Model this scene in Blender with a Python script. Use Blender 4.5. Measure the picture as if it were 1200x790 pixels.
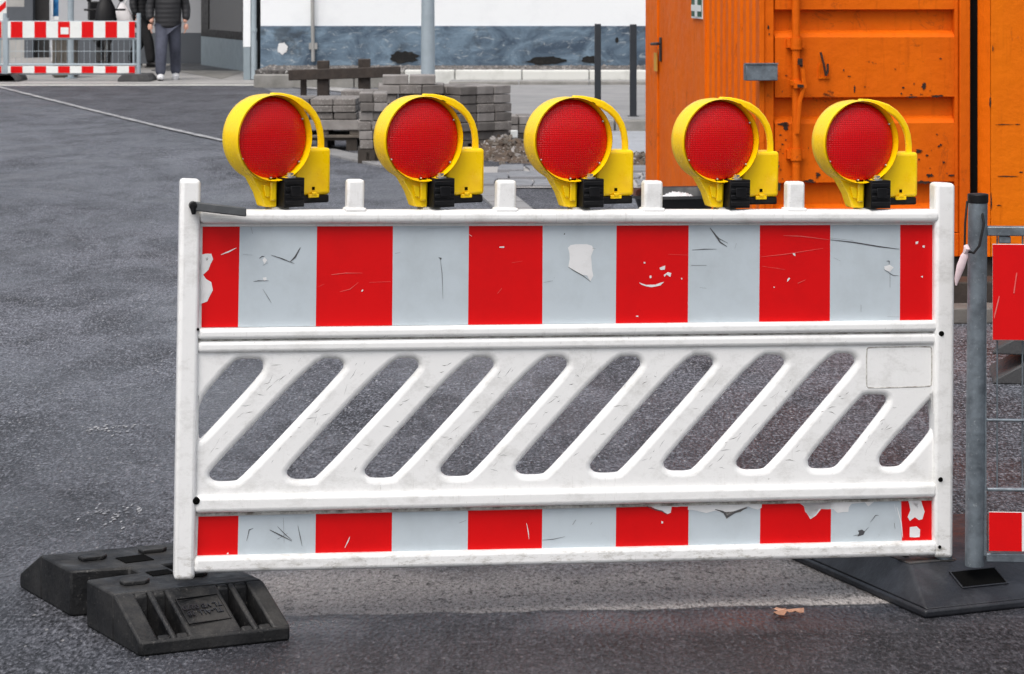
import bpy, bmesh, math, random
from mathutils import Vector, Matrix
from mathutils.geometry import tessellate_polygon
R = math.radians
random.seed(7)
sc = bpy.context.scene
for o in list(bpy.data.objects): bpy.data.objects.remove(o)

# ------------------------------------------------------------ camera
F = 3000.0; CH = 1.65; HY = -27.0; CX = 600.0
cd = bpy.data.cameras.new('camera'); cam = bpy.data.objects.new('camera', cd)
sc.collection.objects.link(cam); sc.camera = cam
cam.location = (0, 0, CH); cam.rotation_euler = (R(90), 0, 0)
cd.sensor_width = 36; cd.lens = 90; cd.shift_y = -(395-HY)/1200.0
cd.clip_end = 2000; cd.clip_start = .1
cd.dof.use_dof = True; cd.dof.focus_distance = 6.6; cd.dof.aperture_fstop = 20
# ------------------------------------------------------------ light
SUN_EL, SUN_AZ = 60, 205          # high, behind-left of the camera, overcast
w = bpy.data.worlds.new('World'); sc.world = w; w.use_nodes = True
nt = w.node_tree; bg = nt.nodes['Background']
sky = nt.nodes.new('ShaderNodeTexSky'); sky.sky_type = 'NISHITA'; sky.sun_disc = False
sky.sun_elevation = R(SUN_EL); sky.sun_rotation = R(SUN_AZ)
sky.air_density = 1.0; sky.dust_density = 5.0; sky.ozone_density = 1.0
hs = nt.nodes.new('ShaderNodeHueSaturation'); hs.inputs['Saturation'].default_value = .45
nt.links.new(sky.outputs[0], hs.inputs['Color'])
nt.links.new(hs.outputs[0], bg.inputs[0]); bg.inputs[1].default_value = 0.15
sd = bpy.data.lights.new('sun', 'SUN'); sun = bpy.data.objects.new('sun', sd)
sc.collection.objects.link(sun); sd.energy = 1.0; sd.angle = R(45); sd.color = (1, .97, .93)
az = R(SUN_AZ); el = R(SUN_EL)
sdir = Vector((math.sin(az)*math.cos(el), math.cos(az)*math.cos(el), math.sin(el)))
sun.rotation_euler = sdir.to_track_quat('Z', 'Y').to_euler(); sun.location = (0, -5, 20)
sc.view_settings.view_transform = 'Standard'; sc.view_settings.look = 'None'
sc.view_settings.exposure = 0.33; sc.view_settings.gamma = 1
sc.render.engine = 'CYCLES'

# ------------------------------------------------------------ helpers
C = sc.collection
def G(px, py, z=0.0):
    Y = (CH-z)*F/(py-HY); return Vector(((px-CX)/F*Y, Y, z))
def P(px, py, Y):
    return Vector(((px-CX)/F*Y, Y, CH-(py-HY)/F*Y))
def tag(o, label=None, cat=None, group=None, kind=None):
    if label: o['label'] = label
    if cat: o['category'] = cat
    if group: o['group'] = group
    if kind: o['kind'] = kind
    return o
def empty(name, loc=(0,0,0), rz=0, label=None, cat=None, group=None):
    o = bpy.data.objects.new(name, None); C.objects.link(o)
    o.location = loc; o.rotation_euler = (0, 0, rz); o.empty_display_size = .1
    return tag(o, label, cat, group)
def copy_tree(o, parent=None):
    c = o.copy(); C.objects.link(c)
    if parent: c.parent = parent
    for ch in list(o.children): copy_tree(ch, c)
    return c

class MB:
    def __init__(s): s.v = []; s.f = []; s.m = []; s.M = None; s.mi = 0
    def add(s, vs, fs, mi=None):
        b = len(s.v)
        for p in vs:
            p = Vector(p)
            if s.M is not None: p = s.M @ p
            s.v.append(p)
        for f in fs: s.f.append([b+i for i in f]); s.m.append(s.mi if mi is None else mi)
        return s
    def box(s, x0, x1, y0, y1, z0, z1, mi=None):
        return s.add([(x,y,z) for x in (x0,x1) for y in (y0,y1) for z in (z0,z1)],
            [(0,1,3,2),(4,6,7,5),(0,4,5,1),(2,3,7,6),(0,2,6,4),(1,5,7,3)], mi)
    def cbox(s, c, d, mi=None):
        return s.box(c[0]-d[0]/2,c[0]+d[0]/2,c[1]-d[1]/2,c[1]+d[1]/2,c[2]-d[2]/2,c[2]+d[2]/2,mi)
    def tube(s, pts, r, seg=12, cap=True, mi=None, flat=1.0):
        pts = [Vector(p) for p in pts]; rr = r if isinstance(r,(list,tuple)) else [r]*len(pts)
        vs=[]; up=None
        for i,p in enumerate(pts):
            t = (pts[min(i+1,len(pts)-1)]-pts[max(i-1,0)]).normalized()
            if up is None:
                up = Vector((0,0,1)) if abs(t.z)<.9 else Vector((0,1,0))
            a = t.cross(up).normalized(); b = a.cross(t).normalized(); up = b
            for k in range(seg):
                q = 2*math.pi*k/seg; vs.append(p + a*math.cos(q)*rr[i] + b*math.sin(q)*rr[i]*flat)
        fs=[]
        for i in range(len(pts)-1):
            for k in range(seg):
                k2=(k+1)%seg; fs.append((i*seg+k,i*seg+k2,(i+1)*seg+k2,(i+1)*seg+k))
        if cap: fs.append(tuple(range(seg))[::-1]); fs.append(tuple((len(pts)-1)*seg+k for k in range(seg)))
        return s.add(vs, fs, mi)
    def lathe(s, prof, c, axis, seg=48, mi=None, closed=False):
        """prof = [(radius, distance along axis)]"""
        c=Vector(c); ax=Vector(axis).normalized(); a=ax.orthogonal().normalized(); b=ax.cross(a)
        vs=[]; fs=[]; n=len(prof)
        for (r,h) in prof:
            for k in range(seg):
                q=2*math.pi*k/seg; vs.append(c+ax*h+(a*math.cos(q)+b*math.sin(q))*max(r,1e-5))
        for i in range(n if closed else n-1):
            j=(i+1)%n
            for k in range(seg):
                k2=(k+1)%seg; fs.append((i*seg+k,i*seg+k2,j*seg+k2,j*seg+k))
        return s.add(vs,fs,mi)
    def prism(s, poly, y0, y1, mi=None, plane='xz'):
        """poly 2D; extruded along the third axis from y0 to y1 (any simple polygon)"""
        n=len(poly)
        def cv(p,h): return (p[0],h,p[1]) if plane=='xz' else ((p[0],p[1],h) if plane=='xy' else (h,p[0],p[1]))
        vs=[cv(p,y0) for p in poly]+[cv(p,y1) for p in poly]
        tr=tessellate_polygon([[Vector((p[0],p[1],0)) for p in poly]])
        fs=[tuple(t) for t in tr]+[tuple(n+i for i in t)[::-1] for t in tr]
        for i in range(n): j=(i+1)%n; fs.append((i,j,n+j,n+i))
        return s.add(vs,fs,mi)
    def build(s, name, mats, parent=None, smooth=40, bevel=0, seg=2, sub=0):
        me=bpy.data.meshes.new(name); me.from_pydata([tuple(v) for v in s.v],[],s.f); me.update()
        if not isinstance(mats,(list,tuple)): mats=[mats]
        for m in mats: me.materials.append(m)
        me.polygons.foreach_set('material_index', s.m)
        bm=bmesh.new(); bm.from_mesh(me); bmesh.ops.recalc_face_normals(bm, faces=bm.faces); bm.to_mesh(me); bm.free()
        if smooth:
            me.polygons.foreach_set('use_smooth',[True]*len(me.polygons)); me.set_sharp_from_angle(angle=R(smooth))
        o=bpy.data.objects.new(name,me); C.objects.link(o)
        if parent: o.parent=parent
        if bevel:
            b=o.modifiers.new('bevel','BEVEL'); b.width=bevel; b.segments=seg; b.limit_method='ANGLE'; b.angle_limit=R(35)
            b.harden_normals=False
        if sub: q=o.modifiers.new('sub','SUBSURF'); q.levels=sub; q.render_levels=sub
        return o

def parts(b, name, mats, parent=None, **k):
    """build every connected piece as an object of its own"""
    pr=list(range(len(b.v)))
    def find(i):
        while pr[i]!=i: pr[i]=pr[pr[i]]; i=pr[i]
        return i
    for f in b.f:
        for i in f[1:]: pr[find(i)]=find(f[0])
    gr={}
    for f,m in zip(b.f,b.m): gr.setdefault(find(f[0]),[]).append((f,m))
    out=[]
    for fs in gr.values():
        idx={}; n=MB()
        for f,m in fs:
            for i in f:
                if i not in idx: idx[i]=len(n.v); n.v.append(b.v[i])
            n.f.append([idx[i] for i in f]); n.m.append(m)
        out.append(n.build(name,mats,parent,**k))
    return out
def freeze(o):
    dg=bpy.context.evaluated_depsgraph_get(); dg.update()
    me=bpy.data.meshes.new_from_object(o.evaluated_get(dg)); return me

# ------------------------------------------------------------ materials
class N:
    def __init__(s, name):
        s.mat=bpy.data.materials.new(name); s.mat.use_nodes=True; s.t=s.mat.node_tree
        s.b=s.t.nodes['Principled BSDF']; s.co=None
    def new(s, k, **kw):
        n=s.t.nodes.new('ShaderNode'+k)
        for a,b in kw.items():
            if a in n.inputs: n.inputs[a].default_value=b
            else: setattr(n,a,b)
        return n
    def l(s,a,b): s.t.links.new(a,b)
    def coord(s, scale=(1,1,1)):
        if s.co is None: s.co=s.new('TexCoord')
        m=s.new('Mapping'); m.inputs['Scale'].default_value=scale; s.l(s.co.outputs['Object'],m.inputs[0]); return m.outputs[0]
    def noise(s, scale, detail=4, rough=.55, sc_=(1,1,1), dist=0):
        n=s.new('TexNoise'); n.inputs['Scale'].default_value=scale; n.inputs['Detail'].default_value=detail
        n.inputs['Roughness'].default_value=rough; n.inputs['Distortion'].default_value=dist
        s.l(s.coord(sc_),n.inputs['Vector']); return n.outputs['Fac']
    def vor(s, scale, feature='F1', out='Distance', sc_=(1,1,1), rnd=1):
        n=s.new('TexVoronoi'); n.feature=feature; n.inputs['Scale'].default_value=scale
        n.inputs['Randomness'].default_value=rnd
        s.l(s.coord(sc_),n.inputs['Vector']); return n.outputs[out]
    def ramp(s, fac, stops, interp='LINEAR'):
        n=s.new('ValToRGB'); n.color_ramp.interpolation=interp; e=n.color_ramp.elements
        while len(e)>1: e.remove(e[0])
        for i,(p,c) in enumerate(stops):
            if not isinstance(c,(tuple,list)): c=(c,c,c)
            q=e[0] if i==0 else e.new(p); q.position=p; q.color=(*c,1) if len(c)==3 else c
        s.l(fac,n.inputs[0]); return n.outputs[0]
    def mix(s, fac, a, b, mode='MIX'):
        n=s.new('Mix'); n.data_type='RGBA'; n.blend_type=mode; n.clamp_factor=True
        for i,v in ((0,fac),(6,a),(7,b)):
            if hasattr(v,'links') or isinstance(v,bpy.types.NodeSocket): s.l(v,n.inputs[i])
            else: n.inputs[i].default_value = v if i==0 else (*v,1)
        return n.outputs[2]
    def math(s, op, a, b=0.0, c=0.0):
        n=s.new('Math'); n.operation=op
        for i,v in enumerate((a,b,c)):
            if isinstance(v,bpy.types.NodeSocket): s.l(v,n.inputs[i])
            else: n.inputs[i].default_value=v
        return n.outputs[0]
    def col(s, v):
        if isinstance(v,bpy.types.NodeSocket): s.l(v,s.b.inputs['Base Color'])
        else: s.b.inputs['Base Color'].default_value=(*v,1)
        return s
    def rough(s, v):
        if isinstance(v,bpy.types.NodeSocket): s.l(v,s.b.inputs['Roughness'])
        else: s.b.inputs['Roughness'].default_value=v
        return s
    def bump(s, h, strength=.3, dist=.01):
        n=s.new('Bump'); n.inputs['Strength'].default_value=strength; n.inputs['Distance'].default_value=dist
        s.l(h,n.inputs['Height']); s.l(n.outputs[0],s.b.inputs['Normal']); return s
    def set(s, **k):
        for a,v in k.items(): s.b.inputs[a.replace('_',' ')].default_value=v
        return s

def dusty(m, dust=(.042,.040,.037), thr=(.42,.68), sc=9):
    t=m.node_tree; b=t.nodes['Principled BSDF']; src=b.inputs['Base Color'].links[0].from_socket
    g=t.nodes.new('ShaderNodeNewGeometry'); sx=t.nodes.new('ShaderNodeSeparateXYZ'); t.links.new(g.outputs['True Normal'],sx.inputs[0])
    tc=t.nodes.new('ShaderNodeTexCoord'); no=t.nodes.new('ShaderNodeTexNoise'); no.inputs['Scale'].default_value=sc; no.inputs['Detail'].default_value=10; no.inputs['Roughness'].default_value=.75; t.links.new(tc.outputs['Object'],no.inputs[0])
    r=t.nodes.new('ShaderNodeMapRange'); r.inputs[1].default_value=thr[0]; r.inputs[2].default_value=thr[1]; t.links.new(no.outputs[0],r.inputs[0])
    r2=t.nodes.new('ShaderNodeMapRange'); r2.inputs[1].default_value=.1; r2.inputs[2].default_value=.95; r2.inputs[3].default_value=.25; t.links.new(sx.outputs[2],r2.inputs[0])
    mm=t.nodes.new('ShaderNodeMath'); mm.operation='MULTIPLY'; t.links.new(r.outputs[0],mm.inputs[0]); t.links.new(r2.outputs[0],mm.inputs[1])
    mx=t.nodes.new('ShaderNodeMix'); mx.data_type='RGBA'; t.links.new(mm.outputs[0],mx.inputs[0]); t.links.new(src,mx.inputs[6]); mx.inputs[7].default_value=(*dust,1); t.links.new(mx.outputs[2],b.inputs['Base Color'])
    return m
def worn(name, base, dirt, scale=6, amt=(.5,.8), rough=(.35,.6), bump=.15, bs=60, fine=None, metal=0, spec=.5):
    n=N(name); a=n.noise(scale,8,.65); f=n.ramp(a,[(amt[0],0.0),(amt[1],1.0)])
    c=n.mix(f,base,dirt)
    if fine:
        g=n.noise(fine[0],3,.7); c=n.mix(n.ramp(g,[(fine[1],0.0),(fine[2],1.0)]),c,fine[3])
    n.col(c); n.rough(n.ramp(n.noise(scale*2.3,4),[(.3,rough[0]),(.7,rough[1])]))
    n.bump(n.noise(bs,4),bump,.004); n.set(Metallic=metal); n.b.inputs['Specular IOR Level'].default_value=spec
    return n.mat

M={}
# white weathered plastic of the barrier: grey smears, sparse scuffs
n=N('white_plastic')
sm=n.ramp(n.noise(7,10,.78,(1,1,1.6)),[(.50,0.0),(.74,.7)])
c=n.mix(sm,(.84,.84,.83),(.46,.45,.42))
sp=n.ramp(n.noise(70,4,.8,(1,1,1)),[(.66,0.0),(.74,1.0)])
msk=n.math('MULTIPLY',sp,n.ramp(n.noise(4,3),[(.42,0.0),(.58,.9)]))
c=n.mix(msk,c,(.13,.12,.10))
st=n.ramp(n.noise(16,5,.7,(9,1,1)),[(.58,0.0),(.74,.6)])      # vertical rub marks
c=n.mix(n.math('MULTIPLY',st,n.ramp(n.noise(3,2),[(.42,0.0),(.6,.8)])),c,(.45,.43,.39))
sepz=n.new('SeparateXYZ'); n.l(n.coord(),sepz.inputs[0])       # splashed road grime on the lowest rail, uneven
low=n.ramp(sepz.outputs['Z'],[(.0,1.0),(.10,0.0)])
c=n.mix(n.math('MULTIPLY',low,n.ramp(n.noise(60,7,.78,(.35,1,1)),[(.50,0.0),(.64,.85)])),c,(.24,.215,.165))
n.col(c); n.rough(n.ramp(n.noise(12,4),[(.3,.32),(.7,.55)])); n.bump(n.noise(45,5,.6),.25,.003); M['white']=n.mat
n=N('grimy_crevice'); n.col(n.mix(n.ramp(n.noise(30,5,.7),[(.4,0.0),(.65,1.0)]),(.62,.61,.58),(.20,.18,.15))).rough(.8); M['grime']=n.mat
def sheetmat(name, a, b):
    n=N(name); c=n.mix(n.ramp(n.noise(7,8,.7),[(.45,0.0),(.75,1.0)]),a,b)
    hx=n.ramp(n.vor(330,'DISTANCE_TO_EDGE'),[(.02,.0),(.09,1.0)])
    c=n.mix(n.math('MULTIPLY',n.ramp(n.noise(55,4,.8),[(.68,0.0),(.75,.8)]),n.ramp(n.noise(5,2),[(.5,0.0),(.6,1.0)])),c,tuple(x*.35 for x in a))
    n.col(c); n.rough(.42); n.b.inputs['Specular IOR Level'].default_value=.22; n.bump(hx,.04,.0004); return n.mat
M['sheet_grey']=sheetmat('reflective_grey',(.50,.56,.60),(.43,.48,.51))
M['sheet_red']=sheetmat('reflective_red',(.66,.0025,.004),(.58,.0025,.004))
M['scratch']=worn('scratch_dark',(.07,.07,.075),(.16,.16,.16))
M['torn']=worn('bare_white_plastic',(.74,.74,.74),(.60,.60,.59),scale=20)
M['scuff_pink']=worn('scuffed_red',(.75,.10,.09),(.62,.25,.22),scale=30)
M['yellow']=worn('yellow_plastic',(1.0,.66,.001),(.84,.46,.004),scale=14,amt=(.52,.85),rough=(.22,.42),bump=.10,bs=30,fine=(160,.70,.78,(.30,.20,.03)))
M['blackp']=worn('black_plastic',(.004,.004,.005),(.009,.009,.010),scale=20,rough=(.4,.65),spec=.3)
M['rubber']=worn('black_rubber',(.004,.0045,.0055),(.020,.020,.021),scale=7,amt=(.46,.74),rough=(.40,.75),bump=.8,bs=45,fine=(110,.62,.72,(.085,.08,.075)),spec=.35)
dusty(M['rubber'])
M['rubber_worn']=worn('grey_worn_rubber',(.05,.05,.052),(.10,.095,.09),scale=9,rough=(.5,.8),bump=.5,bs=70,fine=(150,.62,.72,(.20,.19,.17)))
M['rubber_light']=worn('grey_rubber',(.009,.010,.014),(.026,.029,.037),scale=5,rough=(.35,.6),bump=.4,bs=60,fine=(200,.70,.76,(.18,.18,.18)))
M['hole']=worn('hole_shade_black',(.003,.003,.003),(.005,.005,.004),spec=.04,rough=(.8,.9))  # near-black colour stands in for the shade inside holes and sockets
dusty(M['rubber_light'],(.045,.05,.058),(.5,.8))
n=N('red_lens')
gx=n.new('TexBrick',**{'Scale':1.0}); gx.offset=0; gx.inputs['Brick Width'].default_value=.0066; gx.inputs['Row Height'].default_value=.0056
gx.inputs['Mortar Size'].default_value=.0013; gx.inputs['Mortar Smooth'].default_value=1.0; gx.inputs['Bias'].default_value=0
sx=n.new('SeparateXYZ'); cx=n.new('CombineXYZ'); n.l(n.coord(),sx.inputs[0]); n.l(sx.outputs['X'],cx.inputs[0]); n.l(sx.outputs['Z'],cx.inputs[1])
n.l(cx.outputs[0],gx.inputs['Vector'])
gi=n.math('SUBTRACT',1.0,gx.outputs['Fac'])
n.col(n.mix(gx.outputs['Fac'],(.90,.002,.006),(.70,.0015,.005))); n.rough(.20); n.bump(gi,.5,.0017)
n.set(Transmission_Weight=.25,IOR=1.45,Coat_Weight=.12,Coat_Roughness=.06); n.b.inputs['Specular IOR Level'].default_value=.3; M['lens']=n.mat
n=N('reflector'); n.col((.92,.92,.92)).rough(.25); n.set(Metallic=.35); M['reflector']=n.mat
M['galv']=worn('galvanised_steel',(.20,.235,.265),(.115,.135,.155),scale=18,amt=(.4,.65),rough=(.35,.6),bump=.2,bs=80,metal=.5,fine=(90,.6,.75,(.32,.35,.37)))
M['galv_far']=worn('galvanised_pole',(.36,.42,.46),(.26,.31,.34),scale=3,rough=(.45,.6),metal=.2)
M['steel']=worn('bright_steel',(.55,.56,.57),(.35,.35,.35),metal=.9,rough=(.25,.4))
M['strap']=worn('grey_rubber_strap',(.06,.065,.07),(.10,.105,.11),scale=25,rough=(.45,.7))
M['rib_pink']=worn('ribbon',(.72,.58,.60),(.62,.45,.48),scale=60)

# orange container paint with rust chips
def orange(name, a, b, rust=(.66,.72)):
    n=N(name); c=n.mix(n.ramp(n.noise(1.6,8,.65,(1,1,.5)),[(.35,0.0),(.72,1.0)]),a,b)
    streak=n.ramp(n.noise(5,6,.7,(6,6,.5)),[(.55,0.0),(.75,.5)]); c=n.mix(streak,c,tuple(x*.62 for x in b))
    r1=n.ramp(n.noise(7,9,.75,(1,1,1.5)),[(rust[0],0.0),(rust[1],1.0)])
    r2=n.math('MULTIPLY',r1,n.ramp(n.noise(1.3,3),[(.48,0.0),(.56,1.0)]))
    c=n.mix(r2,c,n.mix(n.noise(40,4),(.035,.012,.006),(.12,.035,.012)))
    sp_=n.ramp(n.noise(45,4,.8),[(.67,0.0),(.72,1.0)]); c=n.mix(n.math('MULTIPLY',sp_,n.ramp(n.noise(2.5,4),[(.42,0.0),(.6,1.0)])),c,(.12,.03,.01)); c=n.mix(n.ramp(n.noise(3,7,.75,(1.2,1.2,.8),dist=1.5),[(.60,0.0),(.63,.55),(.66,0.0)]),c,(.30,.06,.01))
    n.col(c); n.rough(n.ramp(n.noise(8,4),[(.3,.40),(.7,.65)])); n.b.inputs['Specular IOR Level'].default_value=.08; n.bump(n.mix(.5,n.noise(14,7,.65),n.noise(2.2,3,.5)),.45,.03); return n.mat
M['orange']=orange('orange_paint',(.76,.142,.004),(.60,.096,.004),(.60,.66))
M['orange_side']=orange('orange_paint_side',(.80,.150,.002),(.70,.118,.003),(.80,.9))
M['orange_new']=orange('orange_paint_bright',(.80,.180,.004),(.70,.135,.004),(.72,.78))
M['rust']=worn('rust',(.028,.012,.007),(.09,.028,.010),scale=40,rough=(.8,.95),bump=.6)
M['gap']=worn('gap_shade_black',(.004,.004,.004),(.006,.006,.006),spec=.08,rough=(.8,.9))  # black colour for the shade between the containers

# ground
def asphalt(name, lo, hi, light, rr=(.42,.8), wetband=None, flake=.975, wetleft=False):
    n=N(name); AN=(1,.42,1)
    big=n.noise(.42,8,.68,(1,.6,1),dist=1.0); med=n.noise(2.6,7,.68,(1,.45,1),dist=.5)
    c=n.mix(n.ramp(big,[(.34,0.0),(.64,1.0)]),lo,hi)
    c=n.mix(n.ramp(med,[(.40,.85),(.54,.0)]),c,tuple(x*.42 for x in lo))
    g=n.noise(95,4,.8,AN); c=n.mix(n.ramp(g,[(.40,1.0),(.50,0.0)]),c,tuple(x*.10 for x in lo))
    c=n.mix(n.ramp(g,[(.53,0.0),(.64,.95)]),c,light)
    g2=n.noise(30,3,.75,(1,.5,1)); c=n.mix(n.ramp(g2,[(.36,.75),(.46,.0)]),c,tuple(x*.35 for x in lo)); c=n.mix(n.ramp(g2,[(.56,.0),(.70,.6)]),c,light)
    v=n.vor(85,'F1','Color',AN); sv=n.new('SeparateColor'); n.l(v,sv.inputs[0])
    dd=n.ramp(n.vor(85,'F1','Distance',AN),[(.30,1.0),(.42,0.0)])
    c=n.mix(n.math('MULTIPLY',dd,n.ramp(sv.outputs[0],[(flake,0.0),(flake+.006,.8)])),c,(.50,.50,.50))
    c=n.mix(n.math('MULTIPLY',dd,n.ramp(sv.outputs[1],[(.86,0.0),(.88,.9)])),c,(.010,.010,.011))
    n.col(c); r=n.ramp(n.noise(.9,6,.62,(1,.6,1),dist=.7),[(.38,rr[0]),(.60,rr[1])])
    if wetband:
        sx=n.new('SeparateXYZ'); n.l(n.coord(),sx.inputs[0])
        wob=n.math('ADD',sx.outputs['Y'],n.math('MULTIPLY',n.noise(2.5,4),.18))
        t=n.new('MapRange'); t.inputs[1].default_value=wetband[0]; t.inputs[2].default_value=wetband[1]; t.inputs[3].default_value=0; t.inputs[4].default_value=1; n.l(wob,t.inputs[0])
        rb=n.new('Mix'); n.l(t.outputs[0],rb.inputs[0]); n.l(r,rb.inputs[2]); rb.inputs[3].default_value=.30; r=rb.outputs[0]
    if wetleft:
        sx=n.new('SeparateXYZ'); n.l(n.coord(),sx.inputs[0]); XX,YY=sx.outputs['X'],sx.outputs['Y']
        def step(v,a,b_):
            q=n.new('MapRange'); q.interpolation_type='SMOOTHSTEP'; q.inputs[1].default_value=a; q.inputs[2].default_value=b_; n.l(v,q.inputs[0]); return q.outputs[0]
        mul=lambda a,b_: n.math('MULTIPLY',a,b_)
        wob=n.math('MULTIPLY_ADD',n.noise(5,6,.65),.10,-.05)
        d=n.math('ADD',n.math('SUBTRACT',YY,n.math('MULTIPLY_ADD',XX,.085,6.65)),wob)       # distance behind the seam in the road
        right=step(XX,-1.1,-.55)
        grain=n.mix(1.0,n.ramp(g,[(.34,.12),(.46,.95),(.64,1.35)]),n.ramp(g2,[(.32,.30),(.44,1.0)]),'MULTIPLY')
        # worn, paler strip behind the seam
        strip_=mul(mul(step(d,-.012,.020),step(n.math('ADD',d,n.math('MULTIPLY',n.noise(2.2,6),.5)),1.05,.55)),right)
        pale=n.mix(1.0,n.mix(n.noise(3,5),(.26,.238,.225),(.38,.352,.335)),grain,'MULTIPLY')
        c=n.mix(mul(strip_,.92),c,pale)
        # damp, darker surface in front of it and over the near left
        near=step(n.math('ADD',YY,n.math('MULTIPLY',n.noise(.9,6),1.8)),11.8,7.6)
        damp=n.math('MAXIMUM',mul(step(d,.012,-.03),right),mul(mul(near,.62),n.math('SUBTRACT',1.0,strip_)))
        c=n.mix(damp,c,n.mix(1.0,c,(.27,.25,.25),'MULTIPLY'))
        seam=mul(mul(step(n.math('ABSOLUTE',n.math('ADD',d,.004)),.012,.002),right),.6); c=n.mix(seam,c,(.02,.02,.02))
        tx=n.new('MapRange'); tx.inputs[1].default_value=1.9; tx.inputs[2].default_value=-.4; n.l(XX,tx.inputs[0])
        wm=mul(tx.outputs[0],n.ramp(n.noise(.62,8,.68,(1,.5,1),dist=1.1),[(.36,0.0),(.64,.85)]))
        wm=mul(wm,n.math('SUBTRACT',1.0,strip_))
        sheen=mul(mul(step(d,-.36,-.12),step(d,.0,-.05)),mul(right,step(n.noise(3,5),.25,.60)))          # wet gutter line just in front of the seam
        wm=n.math('MAXIMUM',wm,mul(sheen,1.0))
        rb=n.new('Mix'); n.l(wm,rb.inputs[0]); n.l(r,rb.inputs[2]); rb.inputs[3].default_value=.26; r=rb.outputs[0]
        n.col(n.mix(wm,c,n.mix(.35,c,(.034,.040,.055))))
        sp=n.new('MapRange'); sp.inputs[3].default_value=.18; sp.inputs[4].default_value=1.0; n.l(wm,sp.inputs[0]); n.l(sp.outputs[0],n.b.inputs['Specular IOR Level'])
    else: n.b.inputs['Specular IOR Level'].default_value=.34
    n.rough(r); h=n.mix(.5,g,n.vor(85,'F1','Distance',AN)); n.bump(h,1.0,.012)
    return n
M['asphalt']=asphalt('asphalt',(.066,.070,.082),(.165,.172,.198),(.38,.395,.44),rr=(.50,.82),wetleft=True).mat
M['asphalt_wet']=asphalt('asphalt_damp',(.036,.036,.041),(.062,.060,.067),(.17,.17,.185),rr=(.42,.66),wetband=(6.40,6.62),flake=.988).mat
M['asphalt_brown']=asphalt('asphalt_worn',(.215,.200,.190),(.32,.30,.285),(.48,.455,.435),rr=(.6,.85),flake=.985).mat
M['asphalt_dark']=asphalt('asphalt_dark',(.058,.060,.070),(.110,.113,.130),(.21,.21,.24),rr=(.48,.75)).mat
M['pave']=worn('pale_paving',(.36,.35,.34),(.24,.235,.23),scale=.8,amt=(.35,.7),rough=(.6,.8),bump=.2,bs=20,fine=(9,.6,.75,(.20,.19,.18)))
M['walk']=worn('grey_paving',(.27,.265,.265),(.20,.20,.20),scale=1.5,amt=(.35,.7),rough=(.6,.8),bump=.3,bs=30)
M['walk_light']=worn('bluish_paving',(.38,.40,.43),(.27,.28,.30),scale=1.5,amt=(.35,.7),rough=(.5,.7),bump=.3,bs=30,fine=(22,.55,.7,(.2,.2,.21)))
M['cobble']=worn('sett_stone',(.20,.205,.22),(.12,.12,.13),scale=5,bump=.5,bs=30)
M['sand']=worn('joint_sand',(.42,.40,.38),(.28,.26,.24),scale=9,bump=.6,bs=30)
M['line']=worn('road_paint',(.42,.42,.42),(.16,.16,.17),scale=7,amt=(.42,.62),bump=.4)
M['kerb_white']=worn('pale_kerb',(.66,.66,.62),(.42,.42,.38),scale=3,amt=(.5,.8),bump=.3)
M['kerb_grey']=worn('grey_kerb',(.29,.28,.26),(.15,.145,.13),scale=3,amt=(.35,.7),bump=.5)
M['stone']=worn('paver_stone',(.235,.215,.20),(.13,.118,.108),scale=5,amt=(.35,.7),rough=(.7,.9),bump=.6,bs=35,fine=(60,.55,.75,(.40,.385,.37)))
M['stone2']=worn('paver_stone_light',(.31,.29,.275),(.19,.175,.165),scale=6,amt=(.35,.7),rough=(.7,.9),bump=.6,bs=35)
M['stone3']=worn('paver_stone_dark',(.165,.15,.14),(.095,.087,.08),scale=6,amt=(.35,.7),rough=(.7,.9),bump=.6,bs=35)
M['pallet']=worn('old_pallet_wood',(.17,.145,.12),(.07,.06,.05),scale=9,amt=(.3,.7),rough=(.8,.9),bump=.5)
M['palletd']=worn('dark_pallet_wood',(.055,.045,.036),(.028,.022,.018),scale=9,amt=(.3,.7),rough=(.8,.9),bump=.5)
M['brownwood']=worn('dark_brown_wood',(.050,.036,.028),(.022,.016,.013),scale=9,amt=(.3,.7),rough=(.6,.85),bump=.6)
M['soil']=worn('soil',(.12,.085,.06),(.05,.036,.027),scale=6,amt=(.35,.6),rough=(.9,1),bump=1,bs=25,fine=(30,.6,.68,(.42,.40,.37)))
M['gravel']=worn('gravel',(.13,.12,.115),(.035,.032,.03),scale=14,amt=(.4,.6),rough=(.9,1),bump=1,bs=25,fine=(20,.6,.66,(.55,.54,.52)))
M['timber']=worn('grey_timber',(.17,.155,.14),(.09,.08,.072),scale=5,amt=(.35,.7),rough=(.8,.9),bump=.5)
n=N('white_render'); n.col(n.mix(n.ramp(n.noise(.9,8,.7),[(.5,0.0),(.75,1.0)]),(.86,.88,.89),(.78,.80,.815))).rough(.85); n.bump(n.noise(25,5),.15,.01); M['wallwhite']=n.mat
n=N('blue_grey_plinth')
c=n.mix(n.ramp(n.noise(1.3,9,.7,(1,1,1.8),dist=1.2),[(.36,0.0),(.50,.45),(.64,1.0)]),(.045,.072,.110),(.20,.285,.365))
c=n.mix(n.ramp(n.noise(3.5,8,.75,(1,1,2.5),dist=2.0),[(.56,0.0),(.66,.8)]),c,(.42,.46,.48))
c=n.mix(n.ramp(n.noise(2.2,7,.7,(.7,1,1)),[(.54,0.0),(.62,.65)]),c,(.03,.037,.046))
n.col(c).rough(.8); n.bump(n.noise(6,7),.3,.03); M['plinth']=n.mat
M['plinthhole']=worn('broken_black_render',(.010,.010,.010),(.035,.03,.025),scale=12,rough=(.9,1),bump=1)
M['greyblue']=worn('blue_grey_render',(.24,.29,.32),(.19,.23,.255),scale=3,bump=.1)
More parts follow.
